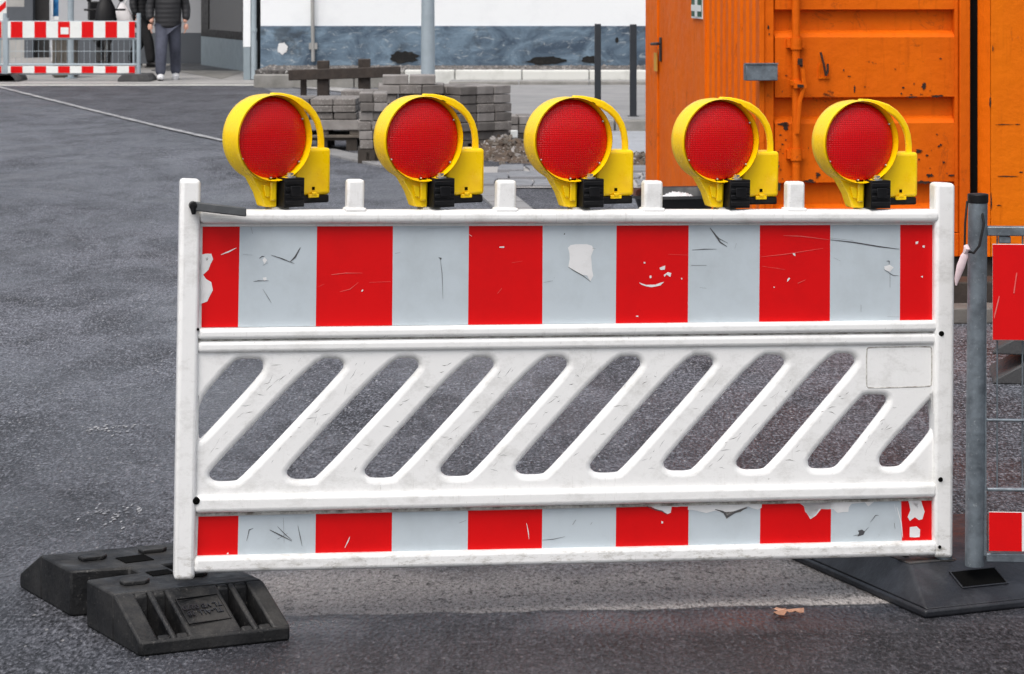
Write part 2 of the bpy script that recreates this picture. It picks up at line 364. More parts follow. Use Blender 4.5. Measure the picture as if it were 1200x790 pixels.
M['greydark']=worn('dark_grey_render',(.085,.095,.11),(.06,.07,.08),scale=2,bump=.1)
M['greymid']=worn('grey_render',(.42,.43,.45),(.34,.35,.37),scale=1,bump=.1)
M['beige']=worn('pale_render',(.46,.45,.43),(.30,.30,.29),scale=.8,amt=(.35,.65),bump=.1)
M['frame_dark']=worn('dark_window_frame',(.016,.015,.015),(.022,.02,.02))
n=N('shop_glass'); n.col((.02,.022,.025)).rough(.05); n.set(Transmission_Weight=.6,IOR=1.45); M['glass']=n.mat
M['interior']=worn('dim_interior',(.045,.048,.053),(.025,.027,.03),scale=2)
M['bollard']=worn('anthracite_paint',(.018,.022,.028),(.028,.032,.038),rough=(.35,.5),scale=4)
M['tarp']=worn('blue_tarpaulin',(.012,.10,.30),(.03,.20,.45),scale=5,amt=(.4,.6),rough=(.3,.45),bump=.9,bs=9)
M['whitepaint']=worn('white_paint',(.78,.79,.80),(.66,.67,.68),scale=4)
M['bin']=worn('bin_wood',(.13,.115,.095),(.075,.066,.055),scale=6,amt=(.3,.7))
M['jacket']=worn('black_quilted_jacket',(.010,.010,.012),(.022,.022,.025),scale=10,rough=(.3,.5),bump=.4,bs=12)
n=N('quilted_jacket'); n.col(n.mix(n.noise(6,3),(.010,.010,.012),(.020,.020,.023))).rough(.6)
wv_=n.new('TexWave'); wv_.bands_direction='Z'; wv_.inputs['Scale'].default_value=4.2; wv_.inputs['Distortion'].default_value=.6; n.l(n.coord(),wv_.inputs['Vector']); n.bump(wv_.outputs['Fac'],.25,.015); M['jacket']=n.mat
M['jeans']=worn('grey_blue_trousers',(.075,.082,.115),(.045,.050,.072),scale=6,amt=(.35,.65),rough=(.8,.9),bump=.5,bs=14)
M['blacktrouser']=worn('black_trousers',(.010,.010,.012),(.016,.016,.018),scale=8,rough=(.8,.9),bump=.3,bs=14)
M['skin']=worn('skin',(.62,.34,.25),(.52,.25,.18),scale=20,rough=(.45,.6),bump=.05)
M['hair']=worn('dark_hair',(.02,.014,.010),(.04,.03,.02),scale=50)
M['shoe']=worn('white_shoe',(.66,.66,.67),(.45,.46,.48),scale=12)
M['bag']=worn('white_bag',(.74,.72,.73),(.62,.56,.57),scale=9,bump=.7,bs=12)
M['green']=worn('sign_green',(.010,.085,.045),(.014,.07,.04),scale=9)
M['signwhite']=worn('sign_white',(.76,.78,.76),(.68,.70,.68),scale=9)
M['tagyellow']=worn('yellow_tag',(.62,.33,.03),(.5,.25,.03),scale=30)
M['orangelamp']=worn('orange_indicator',(.85,.12,.02),(.7,.1,.02),scale=30,rough=(.2,.3))
M['leaf']=worn('dry_leaf',(.36,.19,.12),(.22,.11,.07),scale=40,bump=.4)
M['black']=worn('tub_black',(.011,.011,.012),(.025,.025,.026),scale=12,rough=(.35,.6))
M['sack']=worn('white_sack',(.70,.70,.70),(.55,.55,.56),scale=9,bump=.8,bs=15)

# ------------------------------------------------------------ ground
def sheet(name, pts, mat, z=0.0, label=None):
    b=MB(); b.add([(p[0],p[1],z) for p in pts],[tuple(range(len(pts)))])
    o=b.build(name,mat,smooth=0); tag(o,label,None,None,'structure'); return o
sheet('ground',[(-400,-60),(400,-60),(400,900),(-400,900)],M['asphalt'],0)
def gsheet(name, pxs, mat, z, jit=0.0, n=14):
    """outline in picture coordinates dropped onto the ground; edges broken up a little"""
    pts=[G(x,y) for x,y in pxs]; out=[]
    for i,p in enumerate(pts):
        q=pts[(i+1)%len(pts)]
        for k in range(n if jit else 1):
            t=k/n if jit else 0
            r=p.lerp(q,t); out.append((r.x+random.uniform(-1,1)*jit, r.y+random.uniform(-1,1)*jit))
    b=MB(); tr=tessellate_polygon([[Vector((a,c,0)) for a,c in out]])
    b.add([(a,c,z) for a,c in out],[tuple(t) for t in tr]); o=b.build(name,mat,smooth=0); tag(o,kind='structure'); return o
def band(name, front, back, mat, z, n=120, jit=.010):
    """sheet between two polylines given in picture coordinates"""
    def at(poly,t):
        L_=t*(len(poly)-1); k=min(int(L_),len(poly)-2); return G(*poly[k]).lerp(G(*poly[k+1]),L_-k)
    vs=[]; 
    for k in range(n+1):
        a=at(front,k/n); c_=at(back,k/n); vs+=[(a.x,a.y+random.uniform(-jit,jit),z),(c_.x,c_.y+random.uniform(-jit,jit)*2,z)]
    b=MB(); b.add(vs,[(2*k,2*k+2,2*k+3,2*k+1) for k in range(n)]); return tag(b.build(name,mat,smooth=0),kind='structure')
gsheet('dark_asphalt_lane',[(0,102),(255,164),(420,187),(560,228),(700,262),(760,200),(600,170),(420,150),(300,100)],M['asphalt_dark'],.004,.03,10)
# far pavement on the left
sheet('pavement',[(-30,39.2),(-3.7,39.2),(-3.7,60),(-30,60)],M['pave'],.010)
sheet('pavement_edge',[(-30,38.55),(-3.6,38.75),(-3.6,39.15),(-30,38.95)],M['kerb_white'],.006)
gsheet('paving_verge',[(300,97),(345,97),(420,106),(420,110),(300,99)],M['pave'],.012)
gsheet('worn_paving',[(585,149),(775,153),(775,215),(690,200),(640,186),(585,170)],M['walk_light'],.008,.02,8)
# road paint line
def strip(name, pxs, wid, mat, z):
    pts=[G(x,y) for x,y in pxs]; vs=[]; fs=[]
    dense=[]
    for i in range(len(pts)-1):
        for k in range(12): dense.append(pts[i].lerp(pts[i+1],k/12))
    dense.append(pts[-1])
    for i,p in enumerate(dense):
        t=(dense[min(i+1,len(dense)-1)]-dense[max(i-1,0)]).normalized(); nn=Vector((-t.y,t.x,0))
        w_=wid*random.uniform(.85,1.1)/2; vs+= [(p+nn*w_), (p-nn*w_)]
    for i in range(len(dense)-1): fs.append((2*i,2*i+1,2*i+3,2*i+2))
    b=MB(); b.add([(v.x,v.y,z) for v in vs],fs); return tag(b.build(name,mat,smooth=0),kind='structure')
strip('road_marking',[(-60,88),(0,103),(60,118),(120,133),(190,150),(262,166)],.09,M['line'],.012)
b=MB()
kp=[G(x,y) for x,y in [(372,176),(430,189),(490,201),(540,213),(585,232),(620,262),(640,300)]]
for i in range(len(kp)-1):
    for k in range(4):
        a=kp[i].lerp(kp[i+1],k/4+.012); c_=kp[i].lerp(kp[i+1],(k+1)/4-.012); t=(c_-a).normalized(); nn=Vector((-t.y,t.x,0))*.13
        z=.02+random.uniform(-.002,.002)
        vs=[a-nn,a+nn,c_+nn,c_-nn]; b.add([(v.x,v.y,0) for v in vs]+[(v.x,v.y,z) for v in vs],[(4,5,6,7),(0,1,5,4),(1,2,6,5),(2,3,7,6),(3,0,4,7)])
tag(b.build('kerb',M['walk'],smooth=0,bevel=.004),kind='structure')
# cobbles
b=MB()
for r_,(yy,x0,x1) in enumerate([(20.25,-.35,1.15),(20.95,-.3,1.2),(21.7,-.1,1.25)]):
    x=x0
    while x<x1:
        wv=random.uniform(.20,.30); d=.28
        jj=lambda: random.uniform(-.022,.022)
        pts=[(x+jj(),yy-d+jj()),(x+wv*.5,yy-d+jj()),(x+wv+jj(),yy-d+jj()),(x+wv+jj(),yy),(x+wv+jj(),yy+d+jj()),(x+wv*.5,yy+d+jj()),(x+jj(),yy+d+jj()),(x+jj(),yy)]
        b.prism(pts,.0,.035+random.uniform(-.008,.008),plane='xy'); x+=wv+.03
tag(b.build('cobble_setts',M['cobble'],bevel=.012),kind='structure')
sheet('joint_sand',[(-.5,19.9),(1.35,19.9),(1.35,22.1),(-.25,22.1)],M['sand'],.012)

# raised terrace, pale kerb stones, lower pavement
b=MB(); b.box(-3.85,14,38.35,41,-.1,.25); tag(b.build('gravel_bed',M['gravel'],smooth=0),kind='structure')
random.seed(3)
b=MB()
for i in range(900):
    x=random.uniform(-3.8,6); y=random.uniform(38.5,40.3); s=random.uniform(.010,.035)
    p=[Vector((random.uniform(-1,1),random.uniform(-1,1),random.uniform(-.6,.8)))*s for _ in range(6)]
    b.add([(x+s,y,.25),(x-s,y+s*.3,.25),(x,y+s,.25),(x+s*.3,y-s,.25),(x+p[0].x*.4,y+p[0].y*.4,.25+s*.9)],[(0,2,4),(2,1,4),(1,3,4),(3,0,4)],random.choice([0,0,1]))
tag(b.build('gravel',[M['stone3'],M['stone2']],smooth=0),'loose gravel and rubble on the raised strip under the blue grey wall','gravel',None,'stuff')
b=MB(); x=-3.85
while x<14:
    L_=1.0 if x>-1 else .75
    b.box(x+.006,x+L_-.006,38.1,38.345,-.05,(.262 if x>-2.6 else .20)+random.uniform(-.006,.006), 0 if x>-1.8 else 1); x+=L_
tag(b.build('kerb',[M['kerb_white'],M['kerb_grey']],smooth=0,bevel=.015),kind='structure')
b=MB(); b.box(-.9,14,27.45,38.09,-.1,.12); tag(b.build('pavement',M['walk'],smooth=0),kind='structure')
b=MB(); x=-.9
while x<14: b.box(x+.005,x+.99,27.28,27.445,-.05,.125); x+=1
tag(b.build('kerb',M['kerb_grey'],smooth=0,bevel=.015),kind='structure')
b=MB(); x=-.9
while x<14: b.box(x+.005,x+.99,36.3,36.6,.1,.17+random.uniform(-.004,.004)); x+=1
tag(b.build('kerb',M['kerb_grey'],smooth=0,bevel=.015),kind='structure')

# ------------------------------------------------------------ buildings
bld=empty('building',(0,40.5,0),label='white rendered building with a stained blue grey plinth behind the gravel strip',cat='building')
def lb(o_): return Matrix.Translation(-Vector(o_.location))
WY=40.5; zt=P(0,30.5,WY).z
b=MB(); b.M=lb(bld); b.box(-3.98,16,WY+.03,WY+8,0,6.5); b.build('wall',M['wallwhite'],bld,smooth=0)
b=MB(); b.M=lb(bld); b.box(-3.98,16.01,WY,WY+.027,.2,zt); b.build('plinth',M['plinth'],bld,smooth=0)
random.seed(11)
def blob(cx_,cz,rx,rz,n=26,j=.3):
    return [(cx_+rx*math.cos(q)*random.uniform(1-j,1),cz+rz*math.sin(q)*random.uniform(1-j,1)) for q in [2*math.pi*k/n for k in range(n)]]
for (px,py,rx,ry,mt) in [(473,67,20,8,'plinthhole'),(640,71,25,6,'plinthhole'),(692,70,13,5,'plinthhole'),(723,47,2.3,3.5,'plinthhole'),(331,57,7,8,'torn')]:
    p=P(px,py,WY); s=WY/F
    b=MB(); b.M=lb(bld); b.prism(blob(p.x,p.z,rx*s,ry*s),WY-.008,WY+.002); b.build('broken_render' if mt!='torn' else 'vent_cover',M[mt],bld,smooth=0)
b=MB(); b.M=lb(bld); p=P(366.5,0,WY); b.tube([(p.x,WY-.05,6),(p.x,WY-.05,1.2),(p.x+.01,WY-.05,P(0,72,WY).z)],.03,10); b.cbox((p.x+.01,WY-.04,P(0,54,WY).z),(.13,.05,.10)); b.build('pipe',M['beige'],bld)
b=MB(); b.M=lb(bld); b.box(-4,16,WY-.25,WY+8.2,6.5,6.7); b.build('roof',M['greydark'],bld,smooth=0)

shop=empty('shop_building',(-4.7,44,0),label='shop front with dark display window, blue grey parapet and white corner column',cat='building')
A=G(285,84.5); B=G(235.5,77)
b=MB(); b.M=lb(shop)
def slab(a,c_,z0,z1,th,mi=None):
    t=(c_-a).normalized(); nn=Vector((-t.y,t.x,0))*th
    if nn.y<0: nn=-nn
    q=[a,c_,c_+nn,a+nn]; return b.add([(v.x,v.y,z0) for v in q]+[(v.x,v.y,z1) for v in q],[(0,1,2,3),(4,5,6,7),(0,1,5,4),(1,2,6,5),(2,3,7,6),(3,0,4,7)],mi)
zp=P(0,47.5,A.y).z
slab(A,B,0,zp,.25); b.build('parapet',M['greyblue'],shop,smooth=0)
b=MB(); b.M=lb(shop); slab(A+Vector((0,.02,0)),B+Vector((0,.02,0)),zp,zp+.14,.1); slab(A+Vector((0,.02,0)),A.lerp(B,.03)+Vector((0,.02,0)),zp+.14,2.6,.1)
slab(A.lerp(B,.82)+Vector((0,.02,0)),B+Vector((0,.02,0)),zp+.14,2.6,.12); slab(A,B,2.6,2.75,.14); wf=b.build('window_frame',M['frame_dark'],shop,smooth=0)
b=MB(); b.M=lb(shop); slab(A.lerp(B,.03)+Vector((0,.06,0)),A.lerp(B,.82)+Vector((0,.06,0)),zp+.14,2.6,.012); b.build('pane',M['glass'],wf,smooth=0)
b=MB(); b.M=lb(shop); slab(A,B,2.75,3.6,.3); b.build('wall',M['greymid'],shop,smooth=0)
b=MB(); b.M=lb(shop); b.box(-6.3,-4.05,48.6,48.7,0,3.4); b.box(-6.3,-4.05,44.7,48.6,-.02,.02); b.build('interior',M['interior'],shop,smooth=0)
# column and downpipe
c1=G(285.2,94.5); c2=G(294,94.5); zc=P(0,55,c1.y).z
b=MB(); b.M=lb(shop); b.box(c1.x,c2.x-.01,c1.y,c1.y+.3,0,zc); b.build('column_base',M['greyblue'],shop,smooth=0,bevel=.005)
b=MB(); b.M=lb(shop); b.box(c1.x-.003,c2.x-.007,c1.y-.003,c1.y+.3,zc,3.6); b.build('column',M['wallwhite'],shop,smooth=0)
b=MB(); b.M=lb(shop); b.tube([(c2.x+.04,c1.y+.03,3.6),(c2.x+.04,c1.y+.03,.02)],.045,12); b.tube([(c2.x+.04,c1.y+.03,P(0,37,40.9).z),(c2.x+.04,c1.y+.03,P(0,33,40.9).z)],.055,12); b.build('downpipe',M['galv_far'],shop)
b=MB(); b.M=lb(shop); b.box(-6.2,-3.99,49.0,49.3,0,3.6,0); b.build('side_wall',M['greymid'],shop,smooth=0)
# recessed passage wall behind the people
D1=G(168,75.5); D2=G(236,75.5); zb=P(0,38.5,D1.y).z
b=MB(); b.M=lb(shop); b.box(D1.x-1.6,D2.x+.2,D1.y,D1.y+.2,0,zb); b.build('dado',M['greydark'],shop,smooth=0)
b=MB(); b.M=lb(shop); b.box(D1.x-1.6,D2.x+.2,D1.y+.01,D1.y+.2,zb,3.6); b.build('back_wall',M['greymid'],shop,smooth=0)
b=MB(); b.M=lb(shop); b.box(-6.5,-3.9,41.2,52,3.6,3.85); b.build('roof',M['greymid'],shop,smooth=0)
dk=sheet('doorway_paving',[(D2.x-1.6,D1.y-1.0),(D2.x-.4,D1.y-2.6),(A.x,c1.y+.4),(A.x,A.y-.02),(D2.x,D1.y-.01)],M['kerb_grey'],.016)
# board added behind the pane in place of a red reflection
b=MB(); p=P(274.5,12,46.6); dsp=empty('reflection_board',(p.x,46.6,0),label='added dark red board standing in for a reflection in the shop window',cat='sign')
b.box(-.10,.10,-.02,.02,p.z-.10,p.z+.10); b.build('board',M['sheet_red'],dsp,bevel=.005); b=MB(); b.tube([(0,0,0.02),(0,0,p.z-.1)],.015,8); b.cbox((0,0,.02),(.3,.3,.03)); b.build('stand',M['steel'],dsp)
# neighbouring facade, far left
fac=empty('old_house',(-9,52,0),label='pale house with dark gateway behind the far barrier fence at the left',cat='building')
b=MB(); b.M=lb(fac); FY=52
def fx(px): return (px-CX)/F*FY
b.box(fx(-260),fx(30),FY,FY+.3,0,7); b.box(fx(55),fx(D1.x*0+170),FY+.0,FY+.3,2.4,7); b.box(fx(92),fx(170),FY,FY+.3,0,2.4); b.build('wall',M['beige'],fac,smooth=0)
b=MB(); b.M=lb(fac); b.box(fx(30),fx(40),FY-.15,FY+.3,0,7); b.build('pillar',M['greydark'],fac,smooth=0)
b=MB(); b.M=lb(fac); b.box(fx(40),fx(56),FY+.1,FY+.2,0,7); b.build('gate',M['frame_dark'],fac,smooth=0)
b=MB(); b.M=lb(fac); b.box(fx(8),fx(29),FY-.05,FY-.003,P(0,25,FY).z,P(0,8,FY).z); b.build('window',M['greydark'],fac,smooth=0)
tp=empty('tarpaulin_cover',((77-CX)/F*50,50,0),label='blue tarpaulin panel in a white frame behind the far fence',cat='tarpaulin')
s=50/F
b=MB(); 
for i in range(16):
    for k in range(12): pass
gx_=[(i/16-.5)*30*s for i in range(17)]; gz=[P(0,19,50).z+k*.16 for k in range(14)]
vs=[(x,.03*math.sin(x*37+z*9)+.02*math.sin(z*23-x*15),z) for z in gz for x in gx_]
b.add(vs,[(r_*17+c_,r_*17+c_+1,(r_+1)*17+c_+1,(r_+1)*17+c_) for r_ in range(13) for c_ in range(16)]); ob=b.build('sheet',M['tarp'],tp); m_=ob.modifiers.new('sol','SOLIDIFY'); m_.thickness=.01
b=MB(); b.box(-.27,.27,-.03,.0,P(0,24,50).z,P(0,19.5,50).z); b.box(-.27,-.24,-.05,.05,0,3); b.box(.24,.27,-.05,.05,0,3); b.build('frame',M['whitepaint'],tp,bevel=.004)
for (px,y0,w_,mt,lab) in [(58,56,.085,'whitepaint','white painted steel post beside the blue tarpaulin'),(83,78,.10,'galv_far','galvanised post standing behind the far striped fence in front of the wooden bin')]:
    Y=4950/(y0+27) if px==58 else 41.3
    b=MB(); b.tube([(0,0,0),(0,0,3.0)],w_/2,12); b.tube([(0,0,0),(0,0,.02)],w_*.9,12); b.tube([(0,0,3.0),(0,0,3.03)],w_*.55,12)
    o=b.build('post',M[mt]); o.location=((px-CX)/F*Y,Y,.012); tag(o,lab,'post')
# wooden bin
o=empty('litter_bin',((77-CX)/F*41.8,41.8,.012),label='square weathered wooden litter bin behind the far striped fence',cat='bin')
b=MB()
for i in range(6):
    x=-.18+.06*i+.03; b.box(x-.027,x+.027,-.19,-.17,.02,.62); b.box(x-.027,x+.027,.17,.19,.02,.62); b.box(-.19,-.17,x-.027,x+.027,.02,.62); b.box(.17,.19,x-.027,x+.027,.02,.62)
b.box(-.165,.165,-.165,.165,.0,.60); b.build('slat_body',M['bin'],o)
b=MB(); b.box(-.2,.2,-.2,.2,.62,.65); b.build('rim',M['bin'],o,bevel=.005)
# red and white hazard board
o=empty('hazard_board',((-1-CX)/F*42.5,42.5,.012),label='red and white diagonal hazard board at the far left edge',cat='sign')
b=MB(); b.tube([(0,.03,0),(0,.03,2)],.025,8); b.cbox((0,.03,.04),(.4,.7,.08)); parts(b,'post',M['galv_far'],o)
b=MB(); z0=P(0,25,42.5).z; b.box(-.125,.125,-.01,.01,z0,z0+1.0,0)
for k in range(4):
    zz=z0+.02+k*.27; b.add([(-.115,-.0125,zz),(.115,-.0125,zz+.20),(.115,-.0125,zz+.31),(-.115,-.0125,zz+.11)],[(0,1,2,3)],1)
b.build('board',[M['signwhite'],M['sheet_red']],o,smooth=0)

# ------------------------------------------------------------ striped fence panels
def clamp_foot(parent):
    b=MB()
    poly=[(-.24,.0),(.24,.0),(.24,.04),(.19,.11),(-.19,.11),(-.24,.04)]
    b.prism(poly,-.38,.38); b.build('foot',M['rubber_worn'],parent,bevel=.012)
fy=40.4; s=fy/F
def far_fence(x0px,x1px,lab):
    xr=(x1px-CX)*s; xl=(x0px-CX)*s; W_=xr-xl
    o=empty('barrier_fence',(xl,fy,.012),label=lab,cat='barrier fence',group='striped fences at the far pavement')
    z=lambda py: P(0,py,fy).z
    b=MB(); b.tube([(W_+.0,0,.05),(W_,0,z(16.5))],.035,10); b.tube([(0,0,.05),(0,0,z(22))],.035,10); parts(b,'post',M['galv_far'],o)
    b=MB()
    for py in (26.5,46.5,76.5,87.5): b.tube([(0,0,z(py)),(W_,0,z(py))],.016,8)
    for py in (61,): b.tube([(0,0,z(py)),(W_,0,z(py))],.004,6)
    b.tube([(W_-.08,0,z(47)),(W_-.08,0,z(77))],.016,8)
    k=0.05
    while k<W_: b.tube([(k,0,z(46)),(k,0,z(77))],.003,5); k+=.09
    b.build('frame',M['galv_far'],o)
    for (pt,pb) in ((26,45.2),(78.2,86.6)):
        b=MB(); b.box(0.02,W_-.055,-.035,-.02,z(pb),z(pt),0); st=13.83*s; xx=W_-.055; wd=7*s; red=True
        while xx>0.02:
            nx=max(.02,xx-wd)
            if red: b.box(nx,xx,-.038,-.0352,z(pb)+.003,z(pt)-.003,1)
            xx=nx; red=not red; wd=st
        if pt<30 and W_>2: b.box(W_-(161-79.5)*s,W_-(161-70)*s,-.041,-.0385,z(41),z(33),0)
        b.build('striped_board',[M['signwhite'],M['sheet_red']],o,smooth=0)
    for fxp in (0.0,W_-.02):
        e=empty('foot_base'); e.parent=o; bpy.data.objects.remove(e)
        b=MB(); b.prism([(-.26,.0),(.26,.0),(.25,.05),(.19,.11),(-.19,.11),(-.25,.05)],-.38,.38)
        f_=b.build('foot',M['rubber_worn'],o,bevel=.012); f_.location=(fxp,0,0)
    return o
far_fence(8,162.5,'red and white striped fence panel with galvanised post in front of the wooden bin')
far_fence(-150,6,'red and white striped fence panel cut off by the left edge of the photo')

# ------------------------------------------------------------ scooter
o=empty('motor_scooter',((122-CX)/F*45.2,45.2,.012),rz=R(15),label='black motor scooter with orange indicator parked behind the far fence',cat='scooter')
for x in (-.10,.95):
    pass
b=MB()
for yy in (-.45,.75): b.lathe([(.20,-.05),(.25,-.045),(.27,0),(.25,.045),(.20,.05)],(0.0,yy,.27),(1,0,0),28,closed=True)
parts(b,'tyre',M['rubber'],o)
b=MB()
for yy in (-.45,.75): b.lathe([(.02,-.04),(.20,-.02),(.20,.02),(.02,.04)],(0.0,yy,.27),(1,0,0),20,closed=True)
parts(b,'rim',M['steel'],o)
b=MB(); b.tube([(0,-.42,.40),(0,-.32,.62),(0,-.22,.95),(0,-.18,1.08)],[.05,.14,.16,.09],12); b.tube([(0,-.3,.30),(0,.1,.26),(0,.5,.32)],[.10,.14,.12],10)
b.tube([(0,.15,.45),(0,.45,.62),(0,.95,.66)],[.12,.19,.10],12); b.tube([(0,-.30,.55),(0,-.33,.85),(0,-.26,1.10),(0,-.22,1.30)],[.16,.20,.17,.08],12,flat=.5); b.box(-.20,.20,.55,.90,.86,1.20); b.build('body',M['blackp'],o,bevel=.02)
b=MB(); b.tube([(0,.1,.74),(0,.45,.80),(0,.9,.84)],[.09,.15,.09],12,flat=.45); b.build('seat',M['blackp'],o)
b=MB(); b.tube([(-.36,-.1,1.06),(-.15,-.18,1.06),(.15,-.18,1.06),(.36,-.1,1.06)],.018,8); b.build('handlebar',M['blackp'],o)
for sg in (-1,1):
    b=MB(); b.tube([(sg*.2,-.17,1.07),(sg*.26,-.17,1.20)],.007,6); b.lathe([(0,-.012),(.045,-.008),(.045,.008),(0,.012)],(sg*.28,-.17,1.24),(0,1,.1),16); b.build('mirror',M['blackp'],o)
b=MB(); b.cbox((-.06,-.30,1.07),(.13,.05,.055)); b.build('indicator',M['orangelamp'],o,bevel=.015)

# ------------------------------------------------------------ people
def skinned(name, nodes, edges, mat, parent, lv=2, root=0):
    me=bpy.data.meshes.new(name); me.from_pydata([n_[0] for n_ in nodes],edges,[]); me.update()
    ob=bpy.data.objects.new(name,me); C.objects.link(ob)
    ob.modifiers.new('skin','SKIN')
    sv=me.skin_vertices[0].data if me.skin_vertices else None
    if sv is None:
        me.attributes.new  # the modifier makes the layer lazily
    for i,n_ in enumerate(nodes):
        r=n_[1]; r=(r,r) if not isinstance(r,tuple) else r; sv[i].radius=r; sv[i].use_root=(i==root)
    q=ob.modifiers.new('sub','SUBSURF'); q.levels=lv; q.render_levels=lv
    fm=freeze(ob); bpy.data.objects.remove(ob)
    fm.materials.clear(); fm.materials.append(mat); fm.polygons.foreach_set('use_smooth',[True]*len(fm.polygons))
    r_=bpy.data.objects.new(name,fm); C.objects.link(r_); r_.parent=parent; return r_
def has_skin_layer():
    me=bpy.data.meshes.new('t'); me.from_pydata([(0,0,0),(0,0,1)],[(0,1)],[]); ob=bpy.data.objects.new('t',me); C.objects.link(ob); ob.modifiers.new('s','SKIN')
    r_=len(me.skin_vertices)>0; bpy.data.objects.remove(ob); return r_
_SK=has_skin_layer()
def swept(name, nodes, edges, mat, parent):
    """fallback body: one remeshed union of tapered limbs"""
    b=MB()
    for a,c_ in edges:
        p,q=Vector(nodes[a][0]),Vector(nodes[c_][0]); r0,r1=nodes[a][1],nodes[c_][1]
        r0=r0 if not isinstance(r0,tuple) else sum(r0)/2; r1=r1 if not isinstance(r1,tuple) else sum(r1)/2
        n_=6; b.tube([p.lerp(q,k/n_) for k in range(n_+1)],[r0+(r1-r0)*k/n_ for k in range(n_+1)],12)
    for p,r in nodes:
        r=r if not isinstance(r,tuple) else sum(r)/2
        b.lathe([(r*math.sin(t/8*math.pi),-r*math.cos(t/8*math.pi)) for t in range(9)],p,(0,0,1),12)
    ob=b.build(name,mat,parent); m_=ob.modifiers.new('r','REMESH'); m_.mode='VOXEL'; m_.voxel_size=.012; m_.use_smooth_shade=True
    m2=ob.modifiers.new('s','SMOOTH'); m2.iterations=6; m2.factor=.6; return ob
def grow(*a): 
    return skinned(*a) if _SK else swept(*a[:5])
def person(loc, rz, label, stride, coat, legs, shoe, crease=True):
    o=empty('person',loc,rz,label=label,cat='person')
    # faces -Y ; stride>0: right leg (x<0) forward
    hips=(0,0,.92); sL=stride
    kn=[(-.11,-.5*sL*.62-.04,.50),(.11,.5*sL*.35-.03,.50)]
    an=[(-.12,-.5*sL,.11),(.12,.5*sL,.12)]
    nodes=[((0,0,.95),.14),((0,.0,1.15),.13),((0,.0,1.38),.14),((0,.0,1.47),.08),((0,-.01,1.54),.052)]
    nodes+=[((-.10,0,.88),.105),(kn[0],.072),(an[0],.052),((.10,0,.88),.105),(kn[1],.072),(an[1],.052)]
    nodes+=[((-.20,0,1.42),.065),((-.27,.03,1.14),.052),((-.26,-.06,.90),.036),((.20,0,1.42),.065),((.27,.03,1.14),.052),((.27,-.04,.90),.036)]
    nodes+=[((0,-.02,1.64),.085),((0,-.025,1.72),.075)]
    ed=[(0,1),(1,2),(2,3),(3,4),(0,5),(5,6),(6,7),(0,8),(8,9),(9,10),(2,11),(11,12),(12,13),(2,14),(14,15),(15,16),(4,17),(17,18)]
    body=grow('body',nodes,ed,M['skin'],o)
    # face
    b=MB()
    b.tube([(0,-.115,1.665),(0,-.135,1.635)],[.010,.014],8); fc=b.build('nose',M['skin'],o)
    b=MB()
    for sg in (-1,1): b.lathe([(.012*math.sin(t/6*math.pi),-.012*math.cos(t/6*math.pi)) for t in range(7)],(sg*.032,-.098,1.675),(0,0,1),10)
    parts(b,'eye',M['blackp'],o)
    b=MB(); b.tube([(-.025,-.108,1.605),(0,-.114,1.602),(.025,-.108,1.605)],.005,6); b.build('mouth',M['scuff_pink'],o)
    b=MB()
    for sg in (-1,1): b.tube([(sg*.088,-.01,1.63),(sg*.094,0,1.66),(sg*.088,.01,1.69)],[.010,.017,.010],8)
    parts(b,'ear',M['skin'],o)
    b=MB(); b.lathe([(.001,.105),(.05,.098),(.086,.06),(.100,.01),(.098,-.03),(.085,-.075)],(0,.012,1.68),(0,.45,1),24); b.build('hair',M['hair'],o)
    # trousers
    nodes=[((0,0,.95),.165),((-.09,0,.84),.130),((kn[0][0],kn[0][1],.50),.102),((an[0][0],an[0][1]+.01,.20),.092),((an[0][0],an[0][1]-.01,.06),.088),
           ((.09,0,.84),.130),((kn[1][0],kn[1][1],.50),.102),((an[1][0],an[1][1]+.01,.20),.092),((an[1][0],an[1][1]-.01,.06),.088)]
    grow('trousers',nodes,[(0,1),(1,2),(2,3),(3,4),(0,5),(5,6),(6,7),(7,8)],legs,o)
    # jacket: puffed segments
    nodes=[((0,0,.80),(.225,.17)),((0,0,.88),(.225,.17)),((0,0,1.05),(.23,.17)),((0,0,1.22),(.225,.165)),((0,0,1.40),(.18,.14)),((0,-.005,1.50),(.085,.08))]
    nodes+=[((-.21,.0,1.42),.088),((-.285,.03,1.16),.082),((-.285,-.04,.93),.062),((.21,.0,1.42),.088),((.285,.03,1.16),.082),((.285,-.03,.93),.062)]
    nodes+=[((-.25,.015,1.29),.075),((.25,.015,1.29),.075)]
    grow('jacket',nodes,[(0,1),(1,2),(2,3),(3,4),(4,5),(4,6),(6,12),(12,7),(7,8),(4,9),(9,13),(13,10),(10,11)],coat,o)
    # hands
    for sg,nm in ((-1,0),(1,1)):
        b=MB(); w_=Vector((sg*.282,-.045,.89))
        b.tube([w_,w_+Vector((0,-.005,-.045)),w_+Vector((-sg*.004,-.012,-.085))],[.028,.040,.036],10,flat=.5)
        for k,(dy,ln) in enumerate(((-.030,.062),(-.010,.072),(.010,.068),(.028,.052))):
            q=w_+Vector((-sg*.004,-.012+dy,-.085)); b.tube([q,q+Vector((-sg*.008,-.002,-ln*.5)),q+Vector((-sg*.028,-.004,-ln*.85))],[.010,.009,.007],7)
        q=w_+Vector((0,-.035,-.03)); b.tube([q,q+Vector((-sg*.008,-.022,-.03)),q+Vector((-sg*.02,-.022,-.058))],[.012,.010,.008],7)
        b.build('hand',M['skin'],o)
